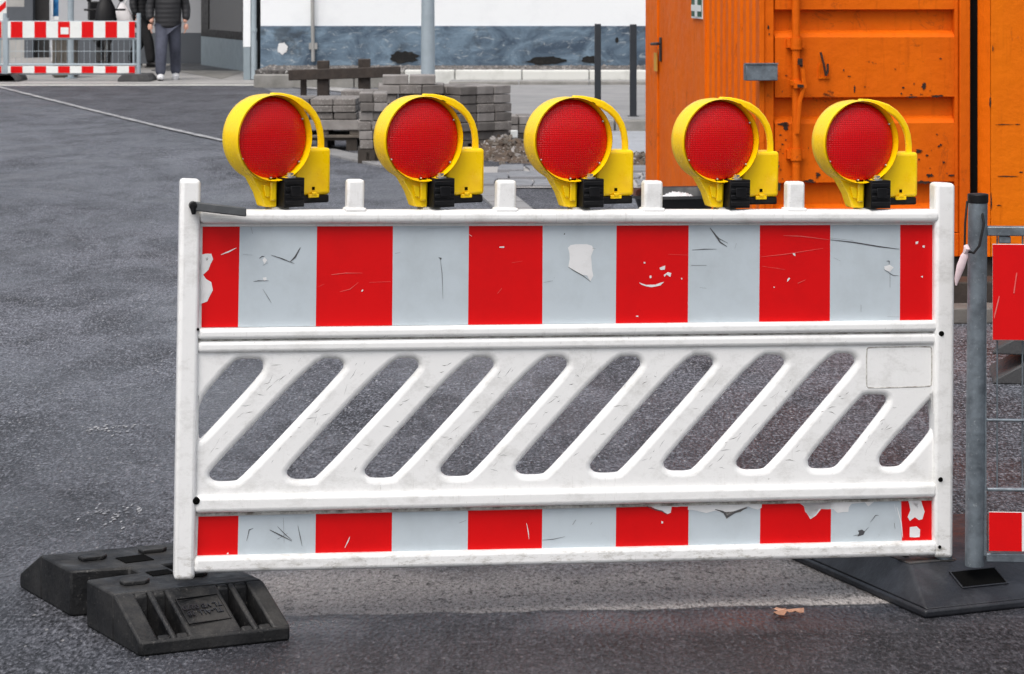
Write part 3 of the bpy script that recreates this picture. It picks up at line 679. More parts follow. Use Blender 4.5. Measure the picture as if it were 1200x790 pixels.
    for i in (0,1):
        b=MB(); ax,ay,_=an[i]; toe=.0
        b.tube([(ax,ay+.07,.045),(ax,ay+.02,.06),(ax,ay-.06,.055),(ax,ay-.13,.042),(ax,ay-.18,.030)],[.045,.062,.060,.056,.034],12,flat=.85)
        b.build('shoe',shoe,o)
        b=MB(); b.prism([(ax-.042,ay+.10),(ax+.042,ay+.10),(ax+.048,ay-.1),(ax+.03,ay-.19),(ax-.03,ay-.19),(ax-.048,ay-.1)],.0,.022,plane='xy'); b.build('sole',M['shoe'] if i else M['rubber'],o)
    return o
p1=G(197,94.5)
person(p1+Vector((0,0,.012)),R(8),'walking person in black quilted jacket, grey blue trousers and white shoes',.42,M['jacket'],M['jeans'],M['shoe'])
p2=G(166,79.5)
pb=person(p2+Vector((0,0,.012)),R(70),'person in black clothes carrying a white bag behind the far fence post',.5,M['jacket'],M['blacktrouser'],M['blackp'])
# bag held
o=empty('carrier_bag',(p2.x-.32,p2.y-.18,.80),label='white carrier bag held by the person in black clothes',cat='bag')
b=MB(); n_=16
rings=[(.0,.10,.06),(.05,.19,.10),(.2,.21,.11),(.34,.17,.08),(.46,.10,.05),(.56,.03,.02)]
vs=[];
for (z,a,c_) in rings:
    for k in range(n_): q=2*math.pi*k/n_; vs.append((a*math.cos(q)*(1+.07*math.sin(5*q+z*20)),c_*math.sin(q),z-.18))
fs=[(r_*n_+k,r_*n_+(k+1)%n_,(r_+1)*n_+(k+1)%n_,(r_+1)*n_+k) for r_ in range(5) for k in range(n_)]+[tuple(range(n_))]
b.add(vs,fs); b.build('pouch',M['bag'],o,smooth=80)
b=MB(); b.tube([(0.03,0,.36),(.10,.06,.50),(.14,.1,.55)],.008,6); b.build('bag_handle',M['bag'],o)

# ------------------------------------------------------------ street things, middle distance
Y=30.0
o=empty('lamp_post',((501.5-CX)/F*Y,Y,.0),label='tall grey galvanised street lamp post behind the stacked paving stones',cat='lamp post')
b=MB(); b.tube([(0,0,0),(0,0,1.2),(0,0,7.0)],[.085,.078,.045],24); b.build('pole',M['galv_far'],o)
b=MB(); b.tube([(0,0,7),(0,-.25,7.35),(0,-.9,7.45)],.03,10); b.build('arm',M['galv_far'],o)
b=MB(); b.cbox((0,-1.05,7.43),(.22,.55,.10)); b.build('lantern',M['galv_far'],o,bevel=.03)
for (px,Yb,pt,lab) in [(700.5,29.8,28,'dark anthracite steel bollard, left one of the pair beside the orange container'),(742,28.1,28.5,'dark anthracite steel bollard, right one of the pair, closest to the orange container')]:
    o=empty('bollard',((px-CX)/F*Yb,Yb,.12),label=lab,cat='bollard',group='dark bollards on the pavement')
    zt_=CH-(pt-HY)/F*Yb-.12
    b=MB(); b.box(-.037,.037,-.037,.037,0,zt_); b.build('shaft',M['bollard'],o,bevel=.006)
    b=MB(); b.box(-.06,.06,-.06,.06,0,.006); b.build('ground_plate',M['bollard'],o)

# dark wooden rail
Y=28.0
def X_(px,Y): return (px-CX)/F*Y
def Z_(py,Y): return CH-(py-HY)/F*Y
o=empty('wooden_rail',(X_(405,Y),Y,0),label='low dark brown wooden post and rail barrier in front of the blue grey wall',cat='barrier')
ox=o.location.x
for (x0,x1,y0,dy) in [(372,386,71,0),(420,434,69,.0)]:
    b=MB(); b.box(X_(x0,Y)-ox,X_(x1,Y)-ox,-.07,.07,0,Z_(y0,Y)); b.build('post',M['brownwood'],o,bevel=.01)
for (x0,x1) in ((352,359),(449,455)):
    b=MB(); b.box(X_(x0,Y)-ox,X_(x1,Y)-ox,.0,.07,0,Z_(86,Y)); b.build('support',M['brownwood'],o,bevel=.006)
b=MB(); b.M=Matrix.Rotation(R(1.8),4,'Y').inverted()
b.box(X_(341,Y)-ox,X_(472,Y)-ox,-.12,-.072,Z_(92,Y),Z_(79.5,Y)); b.M=None; b.build('rail',M['brownwood'],o,bevel=.008)

# stacks of paving stones on pallets
def pallet(parent, w_, d, z=0, dark=False):
    b=MB()
    for i in range(5): y=-d/2+(d-.09)*i/4; b.box(-w_/2,w_/2,y,y+.09,z+.10,z+.122)
    for x in (-w_/2,-.05,w_/2-.1):
        b.box(x,x+.1,-d/2,d/2,z+.0,z+.02)
        for y in (-d/2,-.05,d/2-.1): b.box(x,x+.1,y,y+.1,z+.02,z+.10)
    return b.build('pallet',M['palletd' if dark else 'pallet'],parent,smooth=0)
stone_n=[0]
def stone(x0,x1,y0,y1,z0,z1,W_,mt,label):
    b=MB(); cx_,cy_=(x0+x1)/2,(y0+y1)/2; j=lambda: random.uniform(-.003,.003)
    hx,hy,hz=(x1-x0)/2,(y1-y0)/2,z1-z0
    b.add([(sx*hx+j(),sy*hy+j(),(hz if sz else 0)+(j()*.6 if sz else 0)) for sx in (-1,1) for sy in (-1,1) for sz in (0,1)],
        [(0,1,3,2),(4,6,7,5),(0,4,5,1),(2,3,7,6),(0,2,6,4),(1,5,7,3)])
    o=b.build('paving_stone',M[mt],smooth=0,bevel=.006,seg=1); o.matrix_world=W_@Matrix.Translation((cx_,cy_,z0))
    return tag(o,label,'paving stone','paving stones stacked on pallets')
def stack(loc, rz, w_, d, rows, h, where, plabel, z0=.124, dark=True, bw=.2, seed=1, top=None):
    rnd=random.Random(seed); W_=Matrix.Translation(loc)@Matrix.Rotation(rz,4,'Z')
    p=pallet(None,w_,d,0,dark); p.matrix_world=W_; tag(p,plabel,'pallet','pallets under the paving stones')
    nx=max(1,round(w_/bw)); ny=max(1,round(d/bw))
    for r_ in range(rows):
        jx=rnd.uniform(-.02,.02); jy=rnd.uniform(-.02,.02)
        for i in range(nx):
            for k in range(ny):
                if 0<i and 0<k and i<nx-1 and r_<rows-1: continue
                if k>1 and r_<rows-1: continue
                x0=-w_/2+i*w_/nx+jx+rnd.uniform(-.005,.005); y0=-d/2+k*d/ny+jy+rnd.uniform(-.010,.010)
                stone(x0+.004,x0+w_/nx-.004,y0+.004,y0+d/ny-.004,z0+r_*h+.002,z0+(r_+1)*h-.004,W_,rnd.choice(['stone','stone','stone2','stone3']),'grey paving stone '+where)
    if top:
        for q in top: stone(*q[:4],z0+rows*h+.002,z0+rows*h+.088,W_,'stone2',q[4])
g=lambda px,Y: Vector((X_(px,Y),Y,0))
stack(g(436,22.9),R(3),.25,.5,6,.083,'in the narrow front column between the two left warning lamps','dark pallet under the narrow front column of stones',seed=2,bw=.125)
stack(g(480,24.0),R(2),.62,.6,6,.088,'in the block below the two larger top stones','dark pallet hidden under the block of stones behind the second warning lamp',seed=5,bw=.21,
      top=[(-.25,-.01,-.30,-.06,'large pale stone on top of the block, left one of two'),(0,.24,-.30,-.06,'large pale stone on top of the block, right one of two')])
stack(g(546,24.2),R(38),.62,.62,6,.085,'in the wide stack turned cornerwise right of the second warning lamp','pale pallet under the wide stack turned cornerwise',seed=8,bw=.2,dark=False)
stack(g(382,24.6),R(-2),.66,.7,3,.066,'in the low left stack on timber bearers','dark pallet under the low left stack',seed=9,z0=.30,bw=.22)
for x,side in ((-.3,'left'),(.0,'middle'),(.3,'right')):
    o=MB(); o.box(x-.05,x+.05,-.36,.34,.155,.20,0); q=o.build('bearer',M['pallet'],smooth=0,bevel=.004); q.location=g(382,24.6); tag(q,side+' short timber bearer between the slabs of the low left stack','bearer')
for z0_,z1_,mt,lab in ((.126,.154,'pallet','thin board lying on the pallet of the low left stack'),(.201,.295,'stone2','wide pale slab on timber bearers under the low left stack')):
    o=MB(); o.box(-.36,.40,-.38,.36,z0_,z1_); q=o.build('slab',M[mt],smooth=0,bevel=.005); q.location=g(382,24.6); tag(q,lab,'slab')
stack(g(424,26.5),0,.42,.5,4,.09,'in the short stack behind the front column','pallet under the short stack behind the front column',seed=12,bw=.21)
stack(g(607,25.2),R(5),.30,.5,2,.085,'in the small low pile at the right end of the stacks','pallet under the small low pile',seed=14,bw=.15,z0=.124)
b=MB(); b.cbox((0,0,.03),(.07,.05,.075)); o=b.build('white_block',M['signwhite'],bevel=.008); o.location=g(602.5,24.75)+Vector((0,0,.10)); o['label']='small white block on the soil beside the low stone pile'; o['category']='block'
# soil heap with rubble
random.seed(21)
b=MB(); nx,ny=60,26; vs=[]
hp=[(G(600,184),.30,.13),(G(640,186),.32,.07),(G(575,182),.28,.10),(G(752,192),.20,.10),(G(690,188),.5,.035)]
for j in range(ny):
    for i in range(nx):
        x=-.45+2.0*i/(nx-1); y=22.1+2.6*j/(ny-1); z=-.02
        for c_,r_,h in hp: z+=h*.9*math.exp(-(((x-c_.x)/r_)**2+((y-c_.y)/(r_*1.6))**2))
        z+=random.uniform(-.012,.018) if z>0 else 0
        vs.append((x,y,z))
b.add(vs,[(j*nx+i,j*nx+i+1,(j+1)*nx+i+1,(j+1)*nx+i) for j in range(ny-1) for i in range(nx-1)])
for k in range(420):
    c_,r_,h=random.choice(hp); x=random.gauss(c_.x,r_*.75); y=random.gauss(c_.y-.1,r_*.9)
    if not(-.4<x<1.5) or y<20.9: continue
    zz=sum(h2*.9*math.exp(-(((x-c2.x)/r2)**2+((y-c2.y)/(r2*1.6))**2)) for c2,r2,h2 in hp)
    s_=random.uniform(.010,.035); b.M=Matrix.Translation((x,y,max(0,zz-.02)))@Matrix.Rotation(random.uniform(0,3),4,Vector((random.random(),random.random(),1)))
    b.box(-s_,s_,-s_*.7,s_*.7,-s_*.4,s_*.4,random.choice([1,2,2,0]))
b.M=None
tag(b.build('soil_heap',[M['soil'],M['stone2'],M['pallet']],smooth=0),'loose brown soil with rubble between stone stacks and orange container','soil',None,'stuff')

# ------------------------------------------------------------ orange containers
YC=13.0; ang=R(6)       # front face almost square to the view, side wall runs back to the left
c0=Vector((X_(890,YC),YC,0)); u=Vector((math.cos(ang),math.sin(ang),0)); v=Vector((-u.y,u.x,0))
zb=Z_(304,YC); ztop=2.55
o1=empty('storage_container',(c0.x,c0.y,zb),ang,label='orange steel storage container with rusty locking rod and side door',cat='container')
def xf(px):   # position along front face for picture x
    k=(px-CX)/F; return (k*c0.y-c0.x)/(u.x-k*u.y)
def yt(px):   # position along side face
    k=(px-CX)/F; return (k*c0.y-c0.x)/(v.x-k*v.y)
def zf(py,px=None,x=0,y=0): Yw=c0.y+u.y*x+v.y*y; return CH-(py-HY)/F*Yw-zb
HT=ztop-zb
LE=xf(1137); a0=xf(907.5); a1=xf(1125); SL=yt(757.5)
# frame: corner posts, rails, floor, roof
b=MB(); b.box(0,xf(896),0,.10,0,HT); b.box(xf(896)+.001,a0,.014,.10,0,HT); b.build('corner_post',M['orange'],o1,smooth=0,bevel=.004)
b=MB(); b.box(a1,LE,.0,.10,0,HT); b.build('corner_post',M['orange'],o1,smooth=0,bevel=.004)
b=MB(); b.box(a0,a1,.02,.1,-.0,.12); b.box(a0,a1,.01,.1,HT-.12,HT); b.build('door_frame',M['orange'],o1,smooth=0,bevel=.004)
# door leaf with horizontal pressings
prof=[]   # (z, y) from bottom to top
zz=[(214,248),(114,145),(11,44)]
y_out=.028; y_in=.075; xm=(a0+a1)/2
pts=[(.125,y_out)]
for (t_,bt) in zz:
    zt1=zf(t_,x=xm); zb1=zf(bt,x=xm)
    pts+=[(zb1,y_out),(zb1+.020,y_out+.020),(zb1+.035,y_in),(zt1-.006,y_in),(zt1,y_out)]
zz2=zf(11,x=xm)+.30
while zz2<HT-.3: pts+=[(zz2,y_out),(zz2+.04,y_in),(zz2+.14,y_in),(zz2+.147,y_out)]; zz2+=.44
pts.append((HT-.125,y_out))
b=MB(); e0=a0+.004; e1=a1-.004; f0=e0+.004; f1=e1-.018
vs=[]
for z,y in pts: vs+=[(f0,y,z),(f1,y,z)]
b.add(vs,[(2*i,2*i+1,2*i+3,2*i+2) for i in range(len(pts)-1)])
b.box(e1-.018,e1,y_out-.004,.10,.125,HT-.125)
for xx in (f0,f1):
    n_=len(pts); b.add([(xx,y,z) for z,y in pts]+[(xx,y_in+.01,z) for z,y in pts],[(i,i+1,n_+i+1,n_+i) for i in range(n_-1)])
dl=b.build('door_leaf',M['orange'],o1,smooth=0)
b=MB(); b.box(LE+.001,xf(1148.5)-.001,.045,.30,.0,HT); b.build('gap_shade_strip',M['gap'],o1,smooth=0)  # added dark strip: shade of the narrow gap as solid black
# locking rod
xr=xf(932.5); b=MB(); b.tube([(xr,-.012,.10),(xr-.003,-.012,HT-.1)],.021,14); 
for py in (51,181): z=zf(py,x=xr); b.tube([(xr,-.012,z-.03),(xr,-.012,z+.03)],.029,14); b.box(xr-.045,xr+.045,-.005,.03,z-.022,z+.022)
for py in (97,): z=zf(py,x=xr); b.tube([(xr,-.014,z-.012),(xr,-.014,z+.012)],.034,14)
rod=b.build('locking_rod',M['orange'],o1)
b=MB(); z=zf(80,x=xr); b.tube([(xr+.012,-.045,z+.05),(xr+.028,-.05,z-.02),(xr+.035,-.048,z-.09),(xr+.012,-.045,z-.16),(xr+.0,-.04,z-.33)],.012,8,flat=.7); b.box(xr-.02,xr+.045,-.055,-.01,z-.10,z-.075); b.build('rod_handle',M['orange'],rod)
b=MB()
b.cbox((xr+.010,-.058,z+.035),(.022,.016,.032)); b.cbox((xr+.012,-.058,z-.088),(.030,.014,.014))
b.tube([(xr+.002,-.05,z+.04),(xr+.02,-.055,z+.01)],.008,6); b.build('padlock_eye',M['rust'],rod)
# hook and little frame
xh=xf(967); z=zf(82,x=xh); b=MB(); b.box(xh-.03,xh-.024,y_out-.008,y_out,z-.04,z+.03); b.box(xh+.024,xh+.03,y_out-.008,y_out,z-.04,z+.03); b.box(xh-.03,xh+.03,y_out-.009,y_out-.001,z-.046,z-.036); b.build('hasp_plate',M['orange_side'],o1)
b=MB(); b.tube([(xh-.022,y_out-.02,z+.09),(xh-.008,y_out-.03,z+.03),(xh+.004,y_out-.03,z-.03)],.006,6); b.tube([(xh+.004,y_out-.03,z-.03),(xh+.012,y_out-.03,z-.01),(xh+.016,y_out-.02,z+.03)],.006,6); b.build('hook',M['rust'],o1)
# rust scabs and chips (flakes of their own shape)
random.seed(5)
def scab(px,py,rx,ry,off,x_at=None):
    x=xf(px); z=zf(py,x=x); s_=YC/F
    b.prism(blob(x,z,rx*s_,ry*s_,18,.65),off-.0025,off+.001)
b=MB()
for (px,py,rx,ry) in [(1084,101,3.5,6),(1003,104,1.4,6),(1060,103,2,1.5),(920,146,8,3),(922,149,4,5),(1078,178,5,4),(1092,206,6,3),(1100,113,10,2),(1070,114,9,1.5),(1117,206,5,1.5),(960,205,4,4),(950,213,9,3),(1062,212,7,4),(1085,214,14,3),(1104,170,2,2),(1015,102,1,1)]: scab(px,py,rx,ry,y_out-.001 if not(11<py<44 or 114<py<145) else y_out-.001)
for _ in range(55):
    px=random.choice([random.uniform(908,1122),random.gauss(1095,14),random.gauss(915,6)]); py=random.choice([random.gauss(208,5),random.gauss(113,3),random.uniform(60,212),random.gauss(180,14)])
    if 909<px<1121 and not(9<py<47 or 112<py<147) and py<213: scab(px,py,random.uniform(.4,2.2),random.uniform(.4,1.8),y_out-.001)
for (px,py,rx,ry) in [(901,32,1.5,3),(902,40,1,1.5),(911,195,4,3),(913,218,4,7)]: scab(px,py,rx,ry,.013)
parts(b,'rust_patch',M['rust'],o1,smooth=0)
# side wall: corrugated part, door frame, door, far post
s1=yt(826); s0=yt(888)
b=MB(); 
n_=9; y=s0; prof=[]
seg_=(s1-.03-s0)/n_
for i in range(n_): prof+=[(y,.0),(y+seg_*.45,.0),(y+seg_*.6,.022),(y+seg_*.85,.022)]; y+=seg_
prof.append((y,0)); vs=[]
for yy,d in prof: vs+=[(d+.004,yy,.1),(d+.004,yy,HT-.08)]
b.add(vs,[(2*i,2*i+1,2*i+3,2*i+2) for i in range(len(prof)-1)]); b.build('side_wall',M['orange_side'],o1,smooth=0)
b=MB(); b.box(.0,.1,.101,SL,0,.10); b.box(.0,.1,.101,SL,HT-.08,HT); b.box(-.006,.05,s1-.03,s1+.03,.1,HT-.08); b.box(-.006,.05,yt(771),SL,.1,HT-.08); b.build('side_frame',M['orange_side'],o1,smooth=0,bevel=.004)
b=MB(); b.box(.006,.04,s1+.034,yt(771)-.005,.11,HT-.09); sd_=b.build('side_door',M['orange_side'],o1,smooth=0,bevel=.004)
yh=yt(772); yh2=yh-.10; 
def zs(py,y): return CH-(py-HY)/F*(c0.y+v.y*y)-zb
z=zs(51,yh); b=MB(); b.cbox((-.0,yh-.07,z-.035),(.012,.045,.15)); b.tube([(0,yh-.07,z),(-.03,yh-.07,z)],.010,8); b.tube([(-.03,yh-.16,z+.004),(-.03,yh-.07,z),(-.03,yh+.10,z-.006)],.010,8); b.build('door_handle',M['frame_dark'],sd_,bevel=.003)
b=MB(); b.cbox((-.012,yh-.0+.05,zs(73,yh)),(.008,.10,.115)); b.tube([(-.012,yh+.0,zs(73,yh)+.05),(-.012,yh-.07,zs(57,yh))],.003,5); b.build('key_tag',M['tagyellow'],sd_)
# first aid sign on side wall door edge
ys0,ys1=yt(824.3),yt(811.5); zc_=zs(9.5,(ys0+ys1)/2); 
b=MB(); b.box(-.008,.005,ys0+.0,ys1,zc_-.42/3.2*1.0,zc_+.135,0); 
zA=zs(22.3,ys0); zB=zA+.30
b=MB(); b.box(-.007,.004,ys0,ys1,zA,zB,0); b.box(-.0095,-.0072,ys0+.015,ys1-.015,zA+.012,zB-.012,1)
ym=(ys0+ys1)/2; hw=(ys1-ys0)/2; zc_=zs(9.5,ym)
b.box(-.0125,-.0097,ym-.035,ym+.035,zc_-.050,zc_+.050,0); b.box(-.0122,-.0096,ym-hw+.02,ym+hw-.02,zc_-.018,zc_+.018,0)
b.box(-.0122,-.0096,ym-.02,ym+.02,zc_+.09,zc_+.14,0)
b.build('first_aid_sign',[M['signwhite'],M['green']],sd_,smooth=0)
# back, roof, floor, right side
b=MB(); b.box(.04,LE,SL-.03,SL-.005,0.1,HT-.05); b.box(LE-.02,LE-.004,.11,SL-.04,.0,HT-.02); b.box(0.02,LE,.02,SL,HT,HT+.02); b.box(0.02,LE,.12,SL-.02,.0,.06); b.build('shell',M['orange_side'],o1,smooth=0)
# grey metal lock box across the corner
b=MB(); z0,z1=zf(94,x=0),zf(75,x=0); b.box(xf(871),xf(908),-.075,-.002,z0,z1); lbx=b.build('lock_box',M['galv'],o1,bevel=.004)
b=MB(); b.box(xf(871)-.002,xf(908)+.002,-.080,-.03,z1,z1+.006); b.build('lid',M['galv'],lbx)
b=MB(); b.box(-.003,.002,yt(877)-.07,yt(877)+.02,zs(164,.3),zs(150,.3)); b.build('paper_label',M['signwhite'],o1)

# second container to the right
k2=c0+u*xf(1148.5)-v*.006; o2=empty('storage_container',(k2.x,k2.y,zb),ang,label='bright orange container at the right edge of the photo, behind the striped steel fence',cat='container')
b=MB(); b.M=None
b.box(.055,2.6,.0,.03,.12,HT); b.box(.055,2.6,-.004,.06,0,.12); b.build('front_wall',M['orange_new'],o2,smooth=0,bevel=.003)
b=MB(); b.add([(0,.045,0),(.052,-.0,0),(.052,-.0,HT),(0,.045,HT),(0.0,2.4,0),(0,2.4,HT)],[(0,1,2,3),(0,3,5,4)]); b.build('side_wall',M['orange_side'],o2,smooth=0)
b=MB(); b.box(.055,2.6,.03,2.4,HT-.01,HT+.01); b.box(.055,2.6,2.38,2.4,0,HT-.02); b.box(2.58,2.6,.06,2.37,0,HT-.02); b.build('shell',M['orange_side'],o2,smooth=0)
b=MB(); random.seed(9)
def z2(py): return CH-(py-HY)/F*12.68-zb
def x2(px): return xf(px)-xf(1148.5)
for (px,py,rx,ry) in [(1160,125,1.6,9),(1175,152,14,.7),(1192,152,4,.8),(1180,215,16,.9),(1196,210,3,1.2),(1161,245,1.2,12),(1170,250,4,.8),(1163,60,.8,5)]:
    b.prism(blob(x2(px),z2(py),rx*12.7/F,ry*12.7/F,18,.6),-.0022,.001)
parts(b,'rust_patch',M['rust'],o2,smooth=0)
# black strip above paints the shade in the gap between the two boxes ; timbers below
bl=MB(); bl.M=Matrix.Translation(c0)@Matrix.Rotation(ang,4,'Z'); bl.box(-.1,3.8,.06,.22,.0,zb-.004); tag(bl.build('timber_beam',M['palletd'],smooth=0,bevel=.008),'dark squared beam lying under the front edge of the orange containers','beam',"beams under the containers")
bl=MB(); bl.M=Matrix.Translation(c0)@Matrix.Rotation(ang,4,'Z'); bl.box(-.1,3.8,1.9,2.06,.0,zb-.004); tag(bl.build('timber_beam',M['palletd'],smooth=0,bevel=.008),'dark squared beam under the rear edge of the orange containers','beam',"beams under the containers")
bl=MB(); bl.M=Matrix.Translation(c0+Vector((.7,-.75,0)))@Matrix.Rotation(R(5),4,'Z'); bl.box(0,3,-.10,.10,.0,.075); tag(bl.build('timber_plank',M['timber'],smooth=0,bevel=.008),'pale grey plank on the asphalt in front of the orange containers','plank')
bl=MB(); bl.M=Matrix.Translation(c0+Vector((.6,-.42,0)))@Matrix.Rotation(R(7),4,'Z'); bl.box(0,3,-.12,.12,.0,.16); tag(bl.build('timber_plank',M['brownwood'],smooth=0,bevel=.008),'thick dark timber lying between the pale plank and the containers','timber')

# wheelbarrow with black tray
o=empty('wheelbarrow',(X_(788,12.2),12.0,0),R(-4),label='black wheelbarrow tray with a white sack in front of the orange container',cat='wheelbarrow')
ox=o.location.x
zr=Z_(222,12.1)
def ring(cx_,cy_,w_,d_,z,n=28,e=.5,tilt=0): 
    out=[]
    for k in range(n):
        q=2*math.pi*k/n; cs,sn=math.cos(q),math.sin(q); x=cx_+w_*math.copysign(abs(cs)**e,cs); out.append((x,cy_+d_*math.copysign(abs(sn)**e,sn),z+tilt*(x)))
    return out
b=MB(); rs=[ring(0,0,.205,.28,zr,tilt=.02),ring(0,0,.195,.27,zr-.01,tilt=.02),ring(0,0,.12,.18,zr-.22),ring(0,0,.11,.17,zr-.20),ring(0,0,.185,.26,zr+.0,tilt=.02)]
rs=[ring(0,0,.185,.265,zr-.004,tilt=.02),ring(0,0,.205,.285,zr,tilt=.02),ring(0,0,.207,.287,zr-.014,tilt=.02),ring(0,0,.190,.27,zr-.016,tilt=.02),ring(0,0,.12,.18,zr-.22)]
vs=[p for r_ in rs for p in r_]; fs=[(r_*28+k,r_*28+(k+1)%28,(r_+1)*28+(k+1)%28,(r_+1)*28+k) for r_ in range(4) for k in range(28)]+[tuple(4*28+k for k in range(28))]
b.add(vs,fs); rin=[ring(0,0,.185,.265,zr-.004,tilt=.02),ring(0,0,.115,.175,zr-.21)]
vs=[p for r_ in rin for p in r_]; b.add(vs,[(k,(k+1)%28,28+(k+1)%28,28+k) for k in range(28)]+[tuple(28+k for k in range(28))]); b.build('tray',M['black'],o,smooth=50)
b=MB()
for sg in (-1,1): b.tube([(sg*.05,.55,.20),(sg*.13,.2,zr-.24),(sg*.20,-.3,zr-.18),(sg*.24,-.55,zr-.10)],.015,8)
for sg in (-1,1): b.tube([(sg*.17,-.10,zr-.22),(sg*.19,-.18,.012),(sg*.17,-.32,zr-.18)],.013,8)
b.build('frame',M['galv'],o)
b=MB(); b.lathe([(.13,-.035),(.18,-.03),(.20,0),(.18,.03),(.13,.035)],(0,.55,.20),(1,0,0),28,closed=True); wv=b.build('wheel',M['rubber'],o); b=MB(); b.lathe([(.01,-.04),(.13,-.02),(.13,.02),(.01,.04)],(0,.55,.20),(1,0,0),20,closed=True); b.build('rim',M['galv'],wv)
sk=MB(); random.seed(4); nx,ny=18,10; vs=[]
for j in range(ny):
    for i in range(nx):
        a=i/(nx-1)*2-1; c_=j/(ny-1)*2-1; vs.append((a*.085,c_*.07,.030*max(0,1-abs(a)**3)*max(0,1-abs(c_)**3)+random.uniform(-.006,.006)))
for j in range(ny):
    for i in range(nx):
        a=i/(nx-1)*2-1; c_=j/(ny-1)*2-1; vs.append((a*.085,c_*.07,-.03))
fs=[(j*nx+i,j*nx+i+1,(j+1)*nx+i+1,(j+1)*nx+i) for j in range(ny-1) for i in range(nx-1)]; n0=nx*ny
fs+=[tuple(n0+q for q in f)[::-1] for f in fs[:]]
bd=[i for i in range(nx)]+[j*nx+nx-1 for j in range(1,ny)]+[(ny-1)*nx+i for i in range(nx-2,-1,-1)]+[j*nx for j in range(ny-2,0,-1)]
fs+=[(bd[i],bd[(i+1)%len(bd)],n0+bd[(i+1)%len(bd)],n0+bd[i]) for i in range(len(bd))]
sk.add(vs,fs); q=sk.build('sack',M['sack'],smooth=80); q.location=(ox+.03,12.08,zr-.045); q.rotation_euler=(0,R(8),R(15)); tag(q,'crumpled white sack lying in the black wheelbarrow tray','sack')

# ------------------------------------------------------------ THE BARRIER
PT=Vector((-.83397,6.44820,1.13629)); PTR=Vector((1.18855,6.85701,1.09687)); PBL=Vector((-.84547,6.42126,.13672)); PBR=Vector((1.17705,6.83007,.09730))
U=((PTR-PT)+(PBR-PBL)).normalized(); Zv=((PT-PBL)+(PTR-PBR)); Zv=(Zv-U*Zv.dot(U)).normalized(); Yv=Zv.cross(U).normalized()
bar=empty('road_barrier',PBL,label='white plastic road barrier with red and grey stripes and slanted slots',cat='barrier')
MW=Matrix((U,Yv,Zv)).transposed().to_4x4(); MW.translation=PBL; bar.matrix_world=MW
MI=MW.inverted(); CO=MI@Vector((0,0,CH))
def bp(px,py,off=0.0):
    """picture point -> (x,z) on the barrier plane y=off"""
    d=(MI.to_3x3()@Vector(((px-CX)/F,1,-(py-HY)/F))); t=(off-CO.y)/d.y; q=CO+d*t; return (q.x,q.z)
SH=.010      # plane of the reflective sheets, back from the front of posts (-.012)
def rail(name, yl, yr, y0, y1, bev=.012, ex0=.046, ex1=None, mat='white'):
    """horizontal bar: yl=(top,bottom) at px 240, yr=(top,bottom) at px 1090"""
    a=bp(240,yl[0],y0); b_=bp(240,yl[1],y0); c_=bp(1090,yr[0],y0); d=bp(1090,yr[1],y0)
    def ex(p,q,x): return p[1]+(q[1]-p[1])*(x-p[0])/(q[0]-p[0])
    x0=ex0; x1=ex1 or bp(1100,300)[0]
    b=MB(); n_=1
    vs=[(x,y,z) for x in (x0,x1) for y in (y0,y1) for z in ((ex(b_,d,x)),(ex(a,c_,x)))]
    b.add(vs,[(0,1,3,2),(4,6,7,5),(0,4,5,1),(2,3,7,6),(0,2,6,4),(1,5,7,3)])
    return b.build(name,M[mat],bar,bevel=bev,seg=4)
# posts
def post(t0,t1,b0,b1):
    # px corners of the front: top-left, top-right, bottom-left, bottom-right
    y0,y1=-.014,.040; q=[bp(*t0,y0),bp(*t1,y0),bp(*b1,y0),bp(*b0,y0)]
    b=MB(); b.prism(q,y0,y1); return b.build('post',M['white'],bar,bevel=.011,seg=4)
post((211.5,209.5),(235.5,210.5),(204,681),(228.5,680)); post((1096.5,214),(1120,215),(1095.5,654),(1117.5,655))
b=MB()
q=bp(224,213,.013); b.tube([(q[0],.013,q[1]-.02),(q[0],.013,q[1]+.002)],.02,16)
q=bp(1106.5,654,.013); b.tube([(q[0],.013,q[1]+.02),(q[0],.013,q[1]-.05)],.021,16); b.build('steel_foot_tube',M['galv'],bar)
q=bp(1106,656,.013); b=MB(); b.lathe([(.021,-.003),(.034,-.003),(.034,.003),(.021,.003)],(q[0],.013,q[1]),(0,0,1),20,closed=True); b.build('collar',M['rubber'],bar)
rail('top_rail',(246.5,262.5),(246,261.5),-.016,.040,.014)
rail('panel',(258,390),(258,382),SH+.002,.030,.001)                      # backing of the upper field
rail('rib',(385.5,398.5),(376,389),-.011,.034,.010)
rail('rib',(400.5,414),(391,404),-.008,.034,.010)
rail('rib',(581.5,602),(566.5,584),-.013,.036,.012)
rail('panel',(596,660),(582,640),SH+.002,.030,.001)
rail('bottom_rail',(653,672),(635,652),-.014,.038,.011)
# grime in the crevices: thin recessed fillets
rail('crevice',(262.0,265.5),(261,263.5),SH-.002,.028,.0005,mat='white')
rail('crevice',(398.2,401),(388.6,391.6),.004,.03,.0005,mat='grime')
rail('crevice',(601,604.5),(583.5,586.5),SH-.003,.03,.0005,mat='grime')
rail('crevice',(577.5,582),(562.5,567),.003,.03,.0005,mat='white')
# pegs on the top rail
for (x0,x1,y0,rb) in [(407,427,210.5,0),(583,605,211.5,0),(755.5,777,212,0),(923.5,943.5,213,0)]:
    a=bp(x0,y0,-.008); c_=bp(x1,249,-.008); b=MB(); b.box(a[0],c_[0],-.008,.034,c_[1]-.01,a[1]); b.build('lamp_peg',M['white'],bar,bevel=.008,seg=3)
    b=MB(); b.box(a[0]-.006,c_[0]+.006,-.0125,.037,c_[1]-.004,c_[1]+.012); b.build('peg_collar',M['white'],bar,bevel=.006,seg=3)
